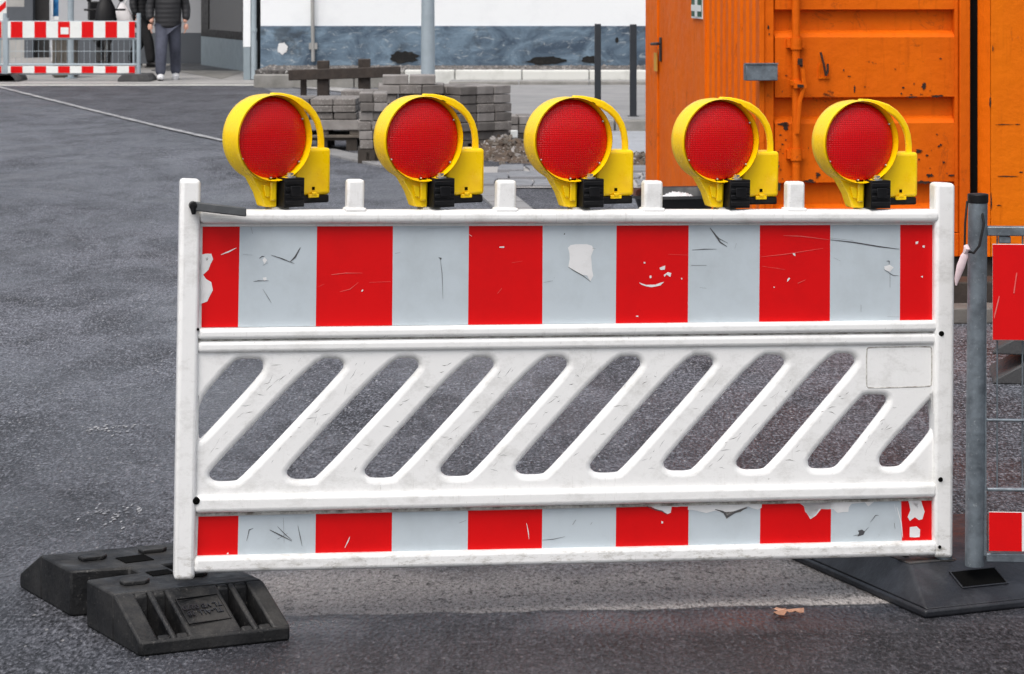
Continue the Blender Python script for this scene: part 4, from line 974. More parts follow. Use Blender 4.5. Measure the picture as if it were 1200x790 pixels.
# slotted field
def chaikin(p,n=2):
    for _ in range(n):
        o_=[]
        for i in range(len(p)):
            a=Vector(p[i]); c_=Vector(p[(i+1)%len(p)]); o_+= [a.lerp(c_,.2),a.lerp(c_,.8)]
        p=o_
    return p
slots=[]
bl_=[245,336,427,516,604,691,777,862]; by_=[564,561.5,560,558,556,554,551.5,550]; tr_=[402,490,578,664,750,835,918.5,1001]; ty_=[419.5,419,418,417.5,417,416,415,413.5]
for i in range(8):
    x,y,X,Yy=bl_[i],by_[i],tr_[i],ty_[i]
    slots.append([(x,y-13),(X-31,Yy+.5),(X-6,Yy),(X+.5,Yy+6),(X,Yy+14),(x+36,y-2),(x+26,y),(x+7,y),(x,y-5)])
slots.append([(231.8,470),(274,422),(284,420),(303,420),(308.5,424),(308,436),(238,512),(232,515)])
slots.append([(945.5,536),(1008,464),(1014,461.8),(1034,461.8),(1038.5,465),(1038,473),(981,546),(972,549),(951,549),(946,545)])
slots.append([(1029.5,532),(1093,462),(1094.5,466),(1094.5,500),(1056,545),(1048,547),(1034,547),(1029.5,543)])
pl_off=.008
cu=bpy.data.curves.new('lattice','CURVE'); cu.dimensions='2D'; cu.fill_mode='BOTH'
def addsp(pts):
    sp_=cu.splines.new('POLY'); sp_.points.add(len(pts)-1)
    for i,p in enumerate(pts): sp_.points[i].co=(p[0],p[1],0,1)
    sp_.use_cyclic_u=True
outer=[bp(225,407,0),bp(1104,397,0),bp(1104,572,0),bp(225,588,0)]
addsp(outer)
for s_ in slots: addsp(chaikin([bp(x,y,.020) for x,y in s_],2))
cu.bevel_depth=.0155; cu.bevel_resolution=4; cu.extrude=.001; cu.offset=-.015
co=bpy.data.objects.new('lattice',cu); C.objects.link(co); me=freeze(co); bpy.data.objects.remove(co)
me.transform(Matrix.Translation((0,.018,0))@Matrix.Rotation(R(90),4,'X'))
me.materials.clear(); me.materials.append(M['white'])
me.polygons.foreach_set('use_smooth',[True]*len(me.polygons)); me.set_sharp_from_angle(angle=R(38))
ob=bpy.data.objects.new('slotted_field',me); C.objects.link(ob); ob.parent=bar; ob_field=ob
# raised lips round the slots (moulded bead along the lower right edge)
b=MB()
fr=[bp(x,y,.001) for x,y in [(1018,407),(1090,406),(1092,409),(1092,451),(1089,453),(1018,455),(1015.5,452),(1015.5,410)]]
b.tube([(p[0],.0025,p[1]) for p in chaikin(fr,1)+[chaikin(fr,1)[0]]],.0022,6,cap=False); b.build('plate_frame',M['grime'],bar)
# reflective sheets
def sheet_part(xs_top, xs_bot, yT, yB, first_red, details):
    b=MB(); y=SH-.0005; z_=SH+.0015
    def yy(t,x,xa,xb): return t[0]+(t[1]-t[0])*(x-xa)/(xb-xa)
    n_=len(xs_top)-1
    for i in range(n_):
        q=[]
        for (x,t,xs) in ((xs_top[i],yT,xs_top),(xs_top[i+1],yT,xs_top),(xs_bot[i+1],yB,xs_bot),(xs_bot[i],yB,xs_bot)): q.append(bp(x,yy(t,x,xs[0],xs[-1]),y))
        red=(i%2==0)==first_red
        b.add([(p[0],y,p[1]) for p in q],[(0,1,2,3)],1 if red else 0)
    for kind,data in details:
        mi={'torn':2,'dark':3,'pink':4,'flap':5}[kind]
        if isinstance(data,tuple):                     # stroke: (points, width px)
            pts,wd=data; lay=y-.0009; W2=wd*.5*6.6/F
            pp=[Vector((*bp(px,py,lay),0)) for px,py in pts]
            for i in range(len(pp)-1):
                t=(pp[i+1]-pp[i]).normalized(); nn=Vector((-t.y,t.x,0)); a0_=W2*(.35 if i==0 else 1); a1_=W2*(.3 if i==len(pp)-2 else 1)
                q=[pp[i]+nn*a0_,pp[i]-nn*a0_,pp[i+1]-nn*a1_,pp[i+1]+nn*a1_]; b.add([(p.x,lay,p.y) for p in q],[(0,1,2,3)],mi)
        else:
            lay=y-.0006; poly=[bp(px,py,lay) for px,py in data]
            # ragged edge
            rg=[]
            for i in range(len(poly)):
                p=Vector(poly[i]); q=Vector(poly[(i+1)%len(poly)]); L_=(q-p).length; m_=max(1,int(L_/.012))
                for k in range(m_):
                    r_=p.lerp(q,k/m_); rg.append((r_.x+random.uniform(-1,1)*.0012,r_.y+random.uniform(-1,1)*.0012))
            tr=tessellate_polygon([[Vector((a,c_,0)) for a,c_ in rg]]); b.add([(a,lay,c_) for a,c_ in rg],[tuple(t) for t in tr],mi)
    return b.build('reflective_stripes',[M['sheet_grey'],M['sheet_red'],M['torn'],M['scratch'],M['scuff_pink'],M['timber']],bar,smooth=0)
random.seed(31)
xt=[237.5,281,371.5,460.5,549.5,636,722.5,807,890.5,973,1055,1097.5]
xb=[236,279,370,459.5,548.5,635.5,721.5,806,889.5,972.5,1054.5,1097]
up=[('torn',[(236,298),(248,297),(250,304),(244,316),(238,322),(242,328),(248,330),(249,340),(243,354),(235,356)]),
    ('dark',[(241,302),(244,302),(243.5,305),(241.5,306)]),
    ('torn',([(259,298.5),(268,295),(277,290.5)],1.6)),('torn',[(307,305),(310,301),(313,305),(310,309)]),('dark',([(304,303),(307,300.5),(310,300.5)],1)),('dark',([(308,311),(314,308)],.8)),
    ('dark',([(318,299),(330,303),(345,309)],1.2)),('dark',([(340,307),(346,301),(352,290)],2)),('dark',([(297,330),(303,329),(315,329)],.9)),('torn',[(308,326),(312,325),(313,328),(309,329)]),('dark',([(308,339),(315,350),(318,355)],.6)),('dark',([(294,266),(296,274)],.7)),('dark',([(285,298),(296,299)],.5)),
    ('pink',([(388,322),(405,320),(425,320)],.9)),('pink',([(433,331),(458,330)],.8)),('pink',([(398,342),(410,339),(420,331)],.8)),('pink',([(380,333),(371,337)],.6)),
    ('torn',[(424,339),(426,340),(425,342),(423,341)]),('dark',([(516,303),(518,320),(519,350)],.6)),('dark',[(514,302),(518,302),(517,305)]),('dark',([(463,297),(469,296)],.8)),
    ('torn',[(585,289),(591,289),(591,290.5),(585,290.5)]),('pink',([(583,344),(588,338)],1.2)),('torn',([(550,275),(553,277)],1.5)),('pink',([(600,308),(612,306)],.6)),
    ('torn',[(666,290),(669,287.5),(681,286),(694,287.5),(696,292),(693,300),(694,312),(695,323),(692,330),(688,323),(682,322),(672,317),(666,312),(668,304)]),
    ('dark',([(666,313),(674,318),(683,323),(692,330)],.9)),('dark',([(694,291),(698,291.5)],.7)),('dark',([(637,331),(648,329)],.7)),('dark',[(661,273.5),(662.5,273.5),(662.5,275),(661,275)]),
    ('torn',[(749,331),(757,334),(768,334),(778,330),(774,335),(763,336.5),(752,334)]),('torn',[(773,314),(780,311),(779,316),(774,317)]),('torn',[(778,322),(783,319),(787,320),(786,324),(781,322),(779,325)]),('torn',[(761,323),(763,322.5),(763.5,326),(761.5,326)]),('torn',[(754.5,307),(756.5,307),(756.5,309),(754.5,309)]),
    ('pink',([(783,298),(806,299)],.8)),('torn',[(745,370),(748,370),(748,371.2),(745,371.2)]),('torn',[(798,326),(800,326.5),(799,328)]),
    ('dark',([(832,267),(838,275),(844,284),(852,289)],1.8)),('dark',([(833,269),(843,280),(853,285)],1)),('dark',([(811,293),(826,292),(840,292)],.9)),('dark',([(810,311),(828,311)],1.1)),('dark',([(820,337),(828,338)],.6)),('dark',([(863,285),(861,292)],.5)),
    ('pink',([(918,276),(940,277),(972,281)],1)),('dark',([(973,281),(1000,284),(1030,289),(1054,292)],1.4)),('dark',([(973,279),(1000,282)],.6)),
    ('pink',([(892,301),(920,298),(965,291)],.8)),('pink',([(893,312),(920,316)],.7)),('torn',[(922,328),(925,325),(926,327),(923,330)]),('torn',[(929,296.5),(932,297),(932,300),(930,299)]),('torn',[(906,336),(908,336.5),(907,338)]),('pink',([(935,332),(944,328)],1.2)),
    ('torn',[(1036,312),(1043,310),(1047,313),(1043,319),(1037,316)]),('dark',([(1039,306),(1042,306),(1042,310)],1.1)),('dark',([(1043,320),(1043,337)],1)),('dark',([(1036,316),(1047,323),(1053,323)],.8)),('dark',([(1009,357),(1009,366)],.8)),('dark',([(977,302),(985,306)],.6)),
    ('torn',[(1073,284),(1076,283),(1076,286),(1073,286)]),('torn',[(1081,288),(1083.5,288),(1083,290.5),(1081,290)]),('torn',[(1079,323.5),(1081.5,323.5),(1081,325.5)]),('torn',[(1093,367),(1095,367),(1095,369),(1093,369)]),
    ('dark',([(1040,371),(1054,371.5)],.5)),('dark',([(545,266),(500,268)],.5))]
sheet_part(xt,xb,(265.8,263.2),(383.8,375),True,up)
xt2=[232.5,279.5,370,459.5,548.5,635.5,722,807,891,974,1056,1097]
xb2=[231,278.5,369.5,459,548,635,721.5,806.5,890.5,973.5,1057,1097]
dn=[('dark',([(289,634),(292,621),(297,619)],1)),('dark',([(316,621),(328,627),(342,634)],1.6)),('dark',([(325,617),(335,627),(342,633)],1)),('dark',([(332,607),(333,636)],.7)),('dark',([(349,616),(352,630),(354,640)],1)),('dark',([(325,632),(337,625)],.9)),
    ('torn',([(404,642),(408,634),(410,629)],1.3)),('torn',[(266,648),(268,647),(268,650),(266,650)]),('torn',([(617,613),(619,623),(620,632)],1.2)),('dark',([(538,613),(546,610)],.8)),('dark',([(671,615),(675,609)],1.1)),('dark',([(635,633),(648,632),(662,629)],.7)),('dark',([(692,615),(694,612)],.8)),
    ('torn',[(757,592),(807,591),(807,593.5),(805,594),(798,593.5),(787,594),(786,601),(782,603),(775,598),(768,596)]),('dark',([(757,593),(768,597.5),(776,599),(782,603.5)],1.2)),('torn',[(775,611),(777,611),(777,613),(775,613)]),
    ('torn',[(806,590.5),(893,588.5),(893,595),(888,597),(877,594),(862,598),(851,605),(848,601),(838,599),(828,601),(806,597)]),
    ('dark',([(838,597),(848,600),(852,606),(860,601),(876,595)],2.2)),('flap',[(838,597),(850,600),(862,599),(876,594),(868,600),(860,602),(852,608),(848,602)]),
    ('torn',[(891,588.5),(940,587.8),(944,600),(951,607.5),(957,602),(960,596),(966,597),(974,596),(974,587.2),(891,588)]),('torn',[(940,588),(977,587),(976,597),(962,597),(956,604),(950,608),(944,600)]),
    ('torn',[(974,587),(1029,586),(1024,589),(1018,594),(1013,588.5),(1008,590),(998,590),(995,594),(994,600),(982,601),(976,597)]),
    ('dark',[(1005,622),(1010,621),(1014,623),(1012,627),(1005,629),(1007,625)]),('dark',([(1000,628),(1010,626),(1018,618)],.9)),('dark',([(1020,612),(1026,604),(1030,604)],.8)),('dark',([(1048,613),(1049,620)],1.2)),('torn',([(1048,591),(1050,600)],1.2)),('torn',([(1051,594),(1056,612),(1058,630)],1.5)),
    ('torn',[(1064,585.5),(1079,585),(1081,592),(1084,600),(1081,609),(1077,610),(1072,606),(1066,610),(1064,606),(1067,598)]),('torn',[(1066,618),(1074,616.5),(1078,621),(1078,629),(1066,630)]),
    ('torn',([(1094,586),(1094,592)],1.8)),('torn',([(1095,597),(1095,606)],1.6)),('torn',[(1070,590),(1076,590),(1075,596)])]
sheet_part(xt2,xb2,(605.5,586.5),(653.2,635.5),True,dn)
# holes / rivets as near-black discs
for (px,py,r_) in [(230,587,4.2),(1103,391,3.6),(1102,562,3.2),(1101,641,2.2),(232,386,1.6)]:
    q=bp(px,py,-.012); b=MB(); b.lathe([(.0001,-.003),(r_*.6*6.6/F,-.0028),(r_*6.6/F,.001),(r_*6.6/F,.01)],(q[0],-.0145,q[1]),(0,1,0),14); b.build('rivet_hole',M['hole'],bar)
# scuffs on the white plastic: thin scratches
random.seed(77)
def inside(p,poly):
    r_=False; j=len(poly)-1
    for i in range(len(poly)):
        if (poly[i][1]>p[1])!=(poly[j][1]>p[1]) and p[0]<(poly[j][0]-poly[i][0])*(p[1]-poly[i][1])/(poly[j][1]-poly[i][1])+poly[i][0]: r_=not r_
        j=i
    return r_
def solid(px,py): return not any(inside((px+dx,py+dy),s_) for s_ in slots for dx in (-5,0,5) for dy in (-4,0,4)) and not (px>1000 and py<475)
b=MB(); cnt=0
for _ in range(4000):
    px=random.uniform(245,1085); py=random.uniform(425,560-(px-245)*.016); an_=random.choice([random.uniform(-.4,.4),random.uniform(.5,1.4)]); L_=random.uniform(3,17)
    ex,ey=px+math.cos(an_)*L_,py-math.sin(an_)*L_
    if not(solid(px,py) and solid(ex,ey)): continue
    y_=.0013; mx,my=(px+ex)/2+random.uniform(-1,1),(py+ey)/2+random.uniform(-1.2,1.2); w_=random.uniform(.15,.42)
    A_,B_,C_,D_=bp(px,py,y_),bp(mx,my-w_,y_),bp(ex,ey,y_),bp(mx,my+w_,y_)
    b.add([(q[0],y_,q[1]) for q in (A_,B_,C_,D_)],[(0,1,2,3)],random.choice([0,1])); cnt+=1
    if cnt>130: break
sm_=b.build('scuff_marks',[M['scratch'],M['timber']],None,smooth=0)      # scuffs become part of the moulded field's own surface
bm=bmesh.new(); bm.from_mesh(ob_field.data); n0_=len(bm.faces); bm.from_mesh(sm_.data); bm.faces.ensure_lookup_table()
for f in bm.faces[n0_:]: f.material_index+=1; f.smooth=False
bm.to_mesh(ob_field.data); bm.free(); ob_field.data.materials.append(M['scratch']); ob_field.data.materials.append(M['timber']); bpy.data.objects.remove(sm_)
# rubber strap on left post
o=empty('rubber_strap',(0,0,0),label='dark grey rubber strap sticking out from the left post of the white barrier',cat='strap')
o.matrix_world=MW@Matrix.Translation((bp(224,240)[0],-.03,bp(224,240)[1]))
b=MB(); ln=bp(285,244)[0]-bp(223,237)[0]; b.add([(0-.003,-.010,-.012),(0-.003,.010,-.012),(0-.003,.010,.011),(0-.003,-.010,.011),(ln,-.034,-.026),(ln,-.012,-.026),(ln,-.012,-.004),(ln,-.034,-.004)],[(0,1,2,3),(4,5,6,7),(0,1,5,4),(1,2,6,5),(2,3,7,6),(3,0,4,7)]); b.build('band',M['strap'],o,bevel=.003)
b=MB(); b.tube([(.003,.018,0.0),(.003,-.013,0.0)],.0105,12); b.build('stud',M['blackp'],o,bevel=.002)
b=MB(); b.tube([(.003,-.006,.0),(.004,-.008,-.022)],[.010,.005],8); b.build('drip',M['blackp'],o)

# ------------------------------------------------------------ warning lamps
def make_lamp():
    o=empty('warning_lamp',(0,0,0),label='x',cat='warning lamp',group='warning lamps on the white barrier')
    # local frame: lens faces -Y, x lateral, z up, origin at foot of the clamp. lens centre:
    LC=Vector((0,0,.177)); RO=.110; RI=.1055
    b=MB()
    b.lathe([(RO,-.001),(RO+.0015,.006),(RO+.0005,.014),(RO+.0015,.055),(RO-.001,.078),(RO-.008,.090),(RO-.020,.095),(.06,.096),(.0001,.096),(.0001,.090),(.05,.090),(RI-.004,.082),(RI,.060),(RI,.022),(RI+.001,.004),(RO-.002,-.003)],LC,(0,1,0),80)
    b.build('drum_housing',M['yellow'],o,smooth=50)
    n_=14; b=MB(); RL=RI-.0005
    prof=[(RL,.026)]+[(RL*math.cos(t/n_*math.pi/2),.024-.024*math.sin(t/n_*math.pi/2)) for t in range(n_+1)]+[(.0001,.000),(.0001,.0035)]+[(RL*math.cos(t/n_*math.pi/2)*.99,.0275-.024*math.sin(t/n_*math.pi/2)) for t in range(n_,-1,-1)]
    b.lathe(prof,LC,(0,1,0),80); ln=b.build('lens',M['lens'],o,smooth=60)
    b=MB(); b.lathe([(RI-.002,.034),(.085,.048),(.055,.062),(.028,.071),(.0001,.074)],LC,(0,1,0),48); b.build('reflector',M['reflector'],o,smooth=60)
    b=MB(); b.lathe([(.0001,.034),(.010,.036),(.015,.044),(.015,.060),(.010,.073)],LC+Vector((.008,0,-.014)),(0,1,0),16); b.build('bulb',M['signwhite'],o,smooth=60)
    for qd in (-38,-92,-150,28):
        q=R(qd); b=MB(); c_=LC+Vector((math.cos(q)*(RI-.005),.016,math.sin(q)*(RI-.005))); b.lathe([(.0001,-.006),(.0024,-.0045),(.0028,0),(.0028,.008)],c_,(0,1,0),10); b.build('screw',M['steel'],ln)
    # neck below the drum
    b=MB(); b.prism([(-.078,.100),(-.052,.076),(-.030,.040),(-.016,.003),(.018,.0),(.020,.086),(.060,.082),(.05,.10),(0,.12)],.018,.062); b.box(-.006,.012,.008,.019,.018,.072)
    b.build('neck',M['yellow'],o,bevel=.005,seg=2)
    b=MB(); b.prism([(-.018,.030),(-.008,.026),(-.008,.056),(-.026,.060)],.010,.0178); b.build('rib',M['yellow'],o,bevel=.002)
    b=MB(); b.box(.021,.080,-.014,.062,.002,.076)
    for k in range(4): b.box(.023,.078,-.0170,-.0142,.008+k*.017,.019+k*.017)
    b.box(.036,.066,-.0205,-.0172,.03,.056); cl=b.build('clamp',M['blackp'],o,bevel=.003)
    b=MB(); b.tube([(.050,.006,.074),(.050,.006,.088)],.009,6); b.tube([(.050,.006,.074),(.050,.006,.080)],.014,14); b.build('bolt',M['steel'],cl)
    b=MB(); b.box(.006,.056,.016,.060,-.030,.001); b.build('socket',M['grime'],o,bevel=.004)
    bx0,bx1=.078,.188
    b=MB(); b.box(bx0,bx1,.030,.104,.0265,.147); bb=b.build('battery_box',M['yellow'],o,bevel=.009,seg=4)
    b=MB(); b.box(bx0-.012,bx1-.003,.033,.100,.006,.026); b.build('box_base',M['blackp'],bb,bevel=.004)
    b=MB(); b.box(.118,.150,.0255,.032,.020,.030); b.box(.127,.141,.023,.029,.027,.035); b.build('latch',M['yellow'],bb,bevel=.002)
    b=MB(); b.box(.130,.138,.0288,.031,.040,.048); b.build('key_hole',M['hole'],bb)
    b=MB(); b.box(.030,.084,.045,.088,.070,.120); b.build('bracket',M['yellow'],o,bevel=.004)
    mid=[(.020,.2835,.0075),(.050,.2815,.0085),(.078,.2755,.0095),(.106,.2665,.0100),(.129,.2530,.0095),(.148,.2350,.0085),(.162,.2140,.0080),(.170,.1920,.0078),(.1735,.1690,.0078),(.1740,.1400,.0078)]
    lo_,hi_=[],[]
    for i,(x,z,w_) in enumerate(mid):
        t=(Vector(mid[min(i+1,len(mid)-1)][:2])-Vector(mid[max(i-1,0)][:2])).normalized(); hi_.append((x-t.y*w_,z+t.x*w_)); lo_.append((x+t.y*w_,z-t.x*w_))
    b=MB(); b.prism(hi_+lo_[::-1],.052,.066); b.build('carrying_handle',M['yellow'],o,bevel=.004,seg=3)
    return o
lamp=make_lamp()
lamps=[(321.6,162.4,36.5,242,'warning lamp at the left end of the white barrier, nearest the rubber strap'),
       (497,163.4,27,243,'second warning lamp from the left on the barrier, standing in front of the stone stacks'),
       (672.2,164.4,22.5,243.5,'middle warning lamp of the five on the barrier'),
       (844,165.7,21.5,243.5,'fourth warning lamp from the left, in front of the container side door and corner'),
       (1009.5,167.2,20.5,243.5,'warning lamp at the right end of the white barrier, before the rusty locking rod')]
for i,(px,py,th,yb,lab) in enumerate(lamps):
    o=lamp if i==0 else copy_tree(lamp)
    # foot on the rail: place so the lens centre projects on (px,py)
    q=bp(px,py,-.01); wp=MW@Vector((q[0],-.01,q[1])); foot=wp-Vector((0,0,.177))
    o.location=foot; o.rotation_euler=(R([0,.6,-.5,.4,-.3][i]),R([.8,.2,.5,1.0,.6][i]),R(th)); o['label']=lab

# ------------------------------------------------------------ rubber bases
def foot_frame(o,L0,Ld,Sd):
    m=Matrix((Sd,Ld,Vector((0,0,1)))).transposed().to_4x4(); m.translation=L0; o.matrix_world=m
# left base: local x across (0..0.40), y along (0..0.80)
P1=G(163,770); ld=Vector((math.cos(R(121)),math.sin(R(121)),0)); sd2=Vector((math.cos(R(20)),math.sin(R(20)),0))
sd2=(sd2-ld*sd2.dot(ld)*.55).normalized()
o=empty('base_plate',P1,label='black ribbed rubber base plate under the left post of the white barrier',cat='base plate')
o.location=P1; angL=math.atan2(-ld.x,ld.y); o.rotation_euler=(0,0,angL)
H=.118; W=.385; L=.83
b=MB()
# body as cross-section pieces: front wedge, two arms round the side notch, rear wedge
def wedge(y0,y1,x0,x1,flip=False):
    pr=[(0,.0),(0,.030),(.015,.045),(.150,H),(.165,H),(.165,0)] 
    pts=[(y0+(a if not flip else (y1-y0)-a*(y1-y0)/.165),z) for a,z in pr] if flip else [(y0+a*(y1-y0)/.165,z) for a,z in pr]
    b.prism(pts,x0,x1,plane='yz')
MBp=MB
# outline with notches, extruded, then ramps
def outline_block(y0,y1,n0,n1,nd):
    poly=[(0,y0),(W,y0),(W,n0),(W-nd,n0+.02),(W-nd,n1-.02),(W,n1),(W,y1),(0,y1),(0,n1),(nd,n1-.02),(nd,n0+.02),(0,n0)]
    b.prism(poly,0,H,plane='xy')
outline_block(.1648,L-.1648,.345,.455,.150)
b.box(.004,W-.004,-.003,.022,0,.0355); b.box(.004,W-.004,L-.022,L+.003,0,.0355)
ri=[0,.055,.085,.105,.135,.27,.30,.32,.35,W]     # x-stations of the front ramp: ribs and grooves
def ramp_piece(x0,x1,depth,flip=False):
    if not flip: pts=[(0,0),(0,.034),(.008,.040+0),(.030,.052-depth*.3),(.040,.056-depth),(.135,.108-depth),(.150,H-.002 if depth==0 else .112-depth),(.1648,H if depth==0 else H-depth),(.1648,0)]
    if depth>0: pts=[(0,0),(0,.034),(.020,.045),(.022,.02),(.150,.02),(.152,.110),(.1648,H),(.1648,0)]
    else: pts=[(0,0),(0,.034),(.008,.040),(.152,.114),(.1648,H),(.1648,0)]
    if flip: pts=[(L-a,z) for a,z in pts]
    b.prism(pts,x0,x1,plane='yz')
for fl in (False,True):
    ramp_piece(0,.050,0,fl); ramp_piece(.0502,.083,.04,fl); ramp_piece(.0832,.098,0,fl); ramp_piece(.0982,.128,.04,fl); ramp_piece(.1282,.262,0,fl); ramp_piece(.2622,.292,.04,fl); ramp_piece(.2922,.307,0,fl); ramp_piece(.3072,.340,.04,fl); ramp_piece(.3402,W,0,fl)
SHR=Matrix(((1,0,0,0),(-.12,1,0,0),(0,0,1,0),(0,0,0,1)))
def shear(x): x.data.transform(SHR); return x
shear(b.build('body',M['rubber'],o,bevel=.006,seg=2))
b=MB()
for (x,y) in [(.09,.25),(.25,.25),(.10,.56),(.27,.56)]: b.prism([(x-.035,y-.022),(x+.02,y-.03),(x+.04,y-.01),(x+.04,y+.02),(x-.02,y+.03),(x-.035,y+.01)],H,H+.010,plane='xy')
parts(b,'stacking_pad',M['rubber'],o,bevel=.003)
b=MB()
for (x0,x1,y0,y1) in [(.155,.235,.46,.53),(.16,.22,.29,.34)]: b.box(x0,x1,y0,y1,H+.0005,H+.002)
parts(b,'socket_hole_shade',M['hole'],o)  # flat black plates painted as socket shade, nothing is cut
# embossed panel with lettering on the ramp
sl=math.atan2(.074,.144); RM=Matrix.Translation((.195,.057,.0785))@Matrix.Rotation(sl,4,'X')
b=MB(); b.M=RM; fw,fh=.058,.048
for q in [(-fw,fw,-fh,-fh+.003),(-fw,fw,fh-.003,fh),(-fw,-fw+.003,-fh+.003,fh-.003),(fw-.003,fw,-fh+.003,fh-.003)]: b.box(q[0],q[1],q[2],q[3],.000,.0045)
b.build('plate_rim',M['rubber'],o)
def text(body, size, M_, mat, parent, name='lettering', ext=.0015, mirror=False):
    c_=bpy.data.curves.new(name,'FONT'); c_.body=body; c_.size=size; c_.extrude=ext; c_.align_x='CENTER'; c_.align_y='CENTER'
    t=bpy.data.objects.new(name,c_); C.objects.link(t); me=freeze(t); bpy.data.objects.remove(t)
    me.transform(M_); me.materials.clear(); me.materials.append(mat); r_=bpy.data.objects.new(name,me); C.objects.link(r_); r_.parent=parent; return r_
text('TL-ALL 28\nTL VB 0270',.022,RM@Matrix.Rotation(math.pi,4,'Z')@Matrix.Translation((0,0,.003)),M['rubber_light'],o)
b=MB(); b.box(.02,.16,.36,.45,.0,.02); 

# right base: larger plate, socket ramp
Q1=G(1084,725.5); ldr=Vector((math.cos(R(112)),math.sin(R(112)),0)); angR=math.atan2(-ldr.x,ldr.y)
o=empty('base_plate',Q1,angR,label='broad grey black rubber base plate under the right post and the steel fence post',cat='base plate')
W2_,L2,H2=.66,.86,.095
def frust(b,x0,x1,y0,y1,z0,z1,ins,mi=None):
    i0,i1,i2,i3=ins
    b.add([(x0,y0,z0),(x1,y0,z0),(x1,y1,z0),(x0,y1,z0),(x0+i0,y0+i2,z1),(x1-i1,y0+i2,z1),(x1-i1,y1-i3,z1),(x0+i0,y1-i3,z1)],[(0,1,2,3),(4,5,6,7),(0,1,5,4),(1,2,6,5),(2,3,7,6),(3,0,4,7)],mi)
b=MB(); b.box(0,W2_,0,L2,0,.022); frust(b,.004,W2_-.004,.004,L2-.004,.022,H2,(.055,.055,.17,.17)); b.build('body',M['rubber_light'],o,bevel=.007,seg=3)
b=MB(); b.prism([(.065,.185),(.205,.185),(.205,.44),(.065,.44)],H2+.0006,H2+.003,plane='xy'); b.build('worn_panel',M['rubber_worn'],o)
b=MB()
RM2=Matrix.Translation((.0,.0,H2+.0035))
for (x,y,w_,h) in [(.09,.36,.05,.012),(.09,.33,.05,.010),(.09,.25,.012,.07),(.13,.28,.012,.06),(.16,.26,.05,.012),(.16,.31,.012,.06)]: b.box(x,x+w_,y,y+h,H2+.003,H2+.0045)
parts(b,'moulded_mark',M['hole'],o)
slr=math.atan2(H2-.022,.17); RS=Matrix.Translation((.224,.098,.0640))@Matrix.Rotation(slr,4,'X')
b=MB(); b.M=RS; b.box(-.066,.066,-.030,.034,-.0005,.0012); parts(b,'socket_hole_shade',M['hole'],o)  # black plate on the ramp in place of a shaded opening
b=MB(); b.M=RS
for q in [(-.071,.071,.0345,.039),(-.071,.071,-.035,-.0305),(-.071,-.0665,-.030,.034),(.0665,.071,-.030,.034)]: b.box(*q,-.001,.0022)
b.build('socket_rim',M['rubber_light'],o,bevel=.001)

# ------------------------------------------------------------ steel fence at the right
YF=6.75; fp=Vector((X_(1143.5,YF),YF,.09))
o=empty('barrier_fence',fp,R(-4),label='galvanised steel fence with red striped boards at the right edge of the photo',cat='barrier fence')
zl=lambda py: CH-(py-HY)/F*YF-fp.z
xl=lambda px: (px-1143.5)/F*YF
b=MB(); b.tube([(xl(1142),0,.008),(xl(1146),0,zl(233))],.0255,20); b.box(xl(1149),xl(1155.5),-.010,.01,zl(650),zl(240)); b.build('post',M['galv'],o,smooth=40)
b=MB(); b.tube([(xl(1146),0,zl(238)),(xl(1146),0,zl(227))],.0275,20); b.build('cap',M['blackp'],o,bevel=.003)
b=MB(); FW=1.6
b.box(xl(1156),FW,-.012,.014,zl(276),zl(265)); b.box(xl(1155),FW,-.014,.014,zl(657.5),zl(647)); b.box(xl(1156),FW,-.010,.01,zl(575),zl(571))
b.box(FW-.04,FW,-.02,.02,-.05,zl(240)); b.box(xl(1170),xl(1184),-.006,.006,zl(285),zl(276.5)); b.build('frame',M['galv'],o,bevel=.003)
b=MB(); b.tube([(xl(1155),0,zl(492)),(FW,0,zl(492))],.004,8)
x=xl(1168.5)
while x<FW: b.tube([(x,.004,zl(571)),(x,.004,zl(276))],.0022,6); x+=.066
b.build('mesh_wires',M['galv'],o)
b=MB(); b.box(xl(1162),FW-.06,-.022,-.016,zl(397),zl(285),0); x=xl(1162); red=True; x1=xl(1235)
while x<FW-.06:
    nx=min(FW-.06,x1)
    if red: b.box(x,nx,-.0235,-.0222,zl(397)+.001,zl(285)-.001,1)
    x=nx; x1=nx+.19; red=not red
b.build('striped_board',[M['signwhite'],M['sheet_red']],o,smooth=0)
b=MB(); b.box(xl(1157.7),FW-.06,-.022,-.016,zl(643.2),zl(597.8),0); x=xl(1157.6); red=True; x1=xl(1195.5)
while x<FW-.06:
    nx=min(FW-.06,x1)
    if red: b.box(x,nx,-.0235,-.0222,zl(643),zl(598),1)
    x=nx; x1=nx+.19; red=not red
b.build('striped_board',[M['signwhite'],M['sheet_red']],o,smooth=0)
b=MB(); b.add([(xl(a),-.0245,zl(c_)) for a,c_ in [(1189,318),(1190.3,318),(1187,342),(1185.5,342)]],[(0,1,2,3)]); b.add([(xl(a),-.0245,zl(c_)) for a,c_ in [(1169,345),(1170,346),(1164,372),(1163,370)]],[(0,1,2,3)]); parts(b,'scratch',M['scuff_pink'],o,smooth=0)
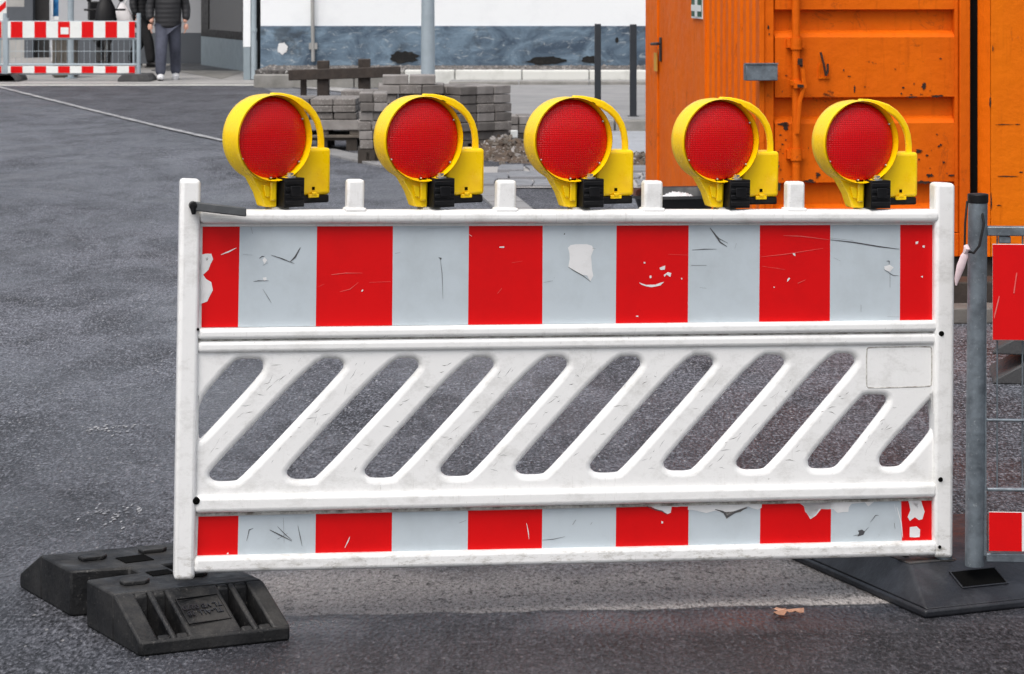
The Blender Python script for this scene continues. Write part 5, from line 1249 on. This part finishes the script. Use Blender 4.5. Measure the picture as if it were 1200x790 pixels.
# ribbon + cord tied round the post
o=empty('ribbon',P(1133,292,YF-.04),label='pale pink ribbon tied on a black cord to the steel fence post',cat='ribbon')
s_=YF/F
b=MB(); b.tube([(-1*s_,-.01,0),(-4*s_,-.012,-8*s_),(-8*s_,-.01,-20*s_),(-12*s_,-.008,-34*s_),(-13*s_,-.006,-42*s_)],[.004,.010,.011,.007,.002],10,flat=.4); b.tube([(-2*s_,-.01,5*s_),(-1*s_,-.014,1*s_),(-3*s_,-.01,-4*s_)],[.006,.009,.006],8); b.build('tail',M['rib_pink'],o)
b=MB(); b.tube([(0,-.012,-2*s_),(7*s_,-.012,-4*s_),(14*s_,-.006,-20*s_*0+4*s_),(20*s_,.0,30*s_),(19*s_,.03,48*s_)],.0035,8); b.tube([(-3*s_,-.006,2*s_),(-2*s_,.0,30*s_),(2*s_,.02,55*s_)],.003,8); b.build('cord',M['blackp'],o)

# spare rubber feet stacked behind the steel fence
for k,(px,Yk,z0,rz,lab) in enumerate([(1207,10.55,0,-8,'spare rubber foot lying flat on the asphalt behind the steel fence'),(1212,10.55,.118,-14,'spare rubber foot on top of another one behind the steel fence')]):
    e=empty('rubber_weight',((px-CX)/F*Yk,Yk,z0),R(rz),label=lab,cat='rubber weight',group='spare feet behind the steel fence')
    b=MB(); b.prism([(-.16,.0),(-.15,.02),(.0,.105),(.3,.105),(.42,.02),(.42,0)],-.2,.2); b.build('body',M['rubber_worn'],e,bevel=.006)
    b=MB(); b.box(.08,.14,-.05,.05,.1056,.107); b.build('socket_hole_shade',M['hole'],e)  # dark plate drawn for the shade of the socket

# ------------------------------------------------------------ small litter
q=G(920,722); random.seed(8)
lf=MB(); pts=[]
for k in range(22):
    t=2*math.pi*k/22; r_=.026*(1+.45*math.cos(3*t)+.25*math.sin(5*t)*random.uniform(.5,1)); pts.append((r_*1.3*math.cos(t),r_*math.sin(t)))
vs=[(0,0,.014)]+[(x,y,.004+.012*random.random()) for x,y in pts]; lf.add(vs,[(0,1+k,1+(k+1)%22) for k in range(22)])
o=lf.build('leaf',M['leaf'],smooth=0); o.location=(q.x,q.y,.003); m_=o.modifiers.new('s','SOLIDIFY'); m_.thickness=.0012; tag(o,'dry brown leaf on the asphalt in front of the barrier','leaf')
random.seed(14)
for nm,(px,py,rx,ry,z) in (('paint_spot',(137,604,.045,.08,.004)),('paint_spot',(125,503,.05,.06,.004))):
    q=G(px,py); b=MB()
    for k in range(34):
        x=random.gauss(0,rx); y=random.gauss(0,ry); p_=blob(q.x+x,q.y+y,random.uniform(.002,.010),random.uniform(.006,.030),11,.6); b.add([(a,c_,z) for a,c_ in p_],[tuple(range(9))])
    tag(b.build(nm,M['line'],smooth=0),kind='structure')
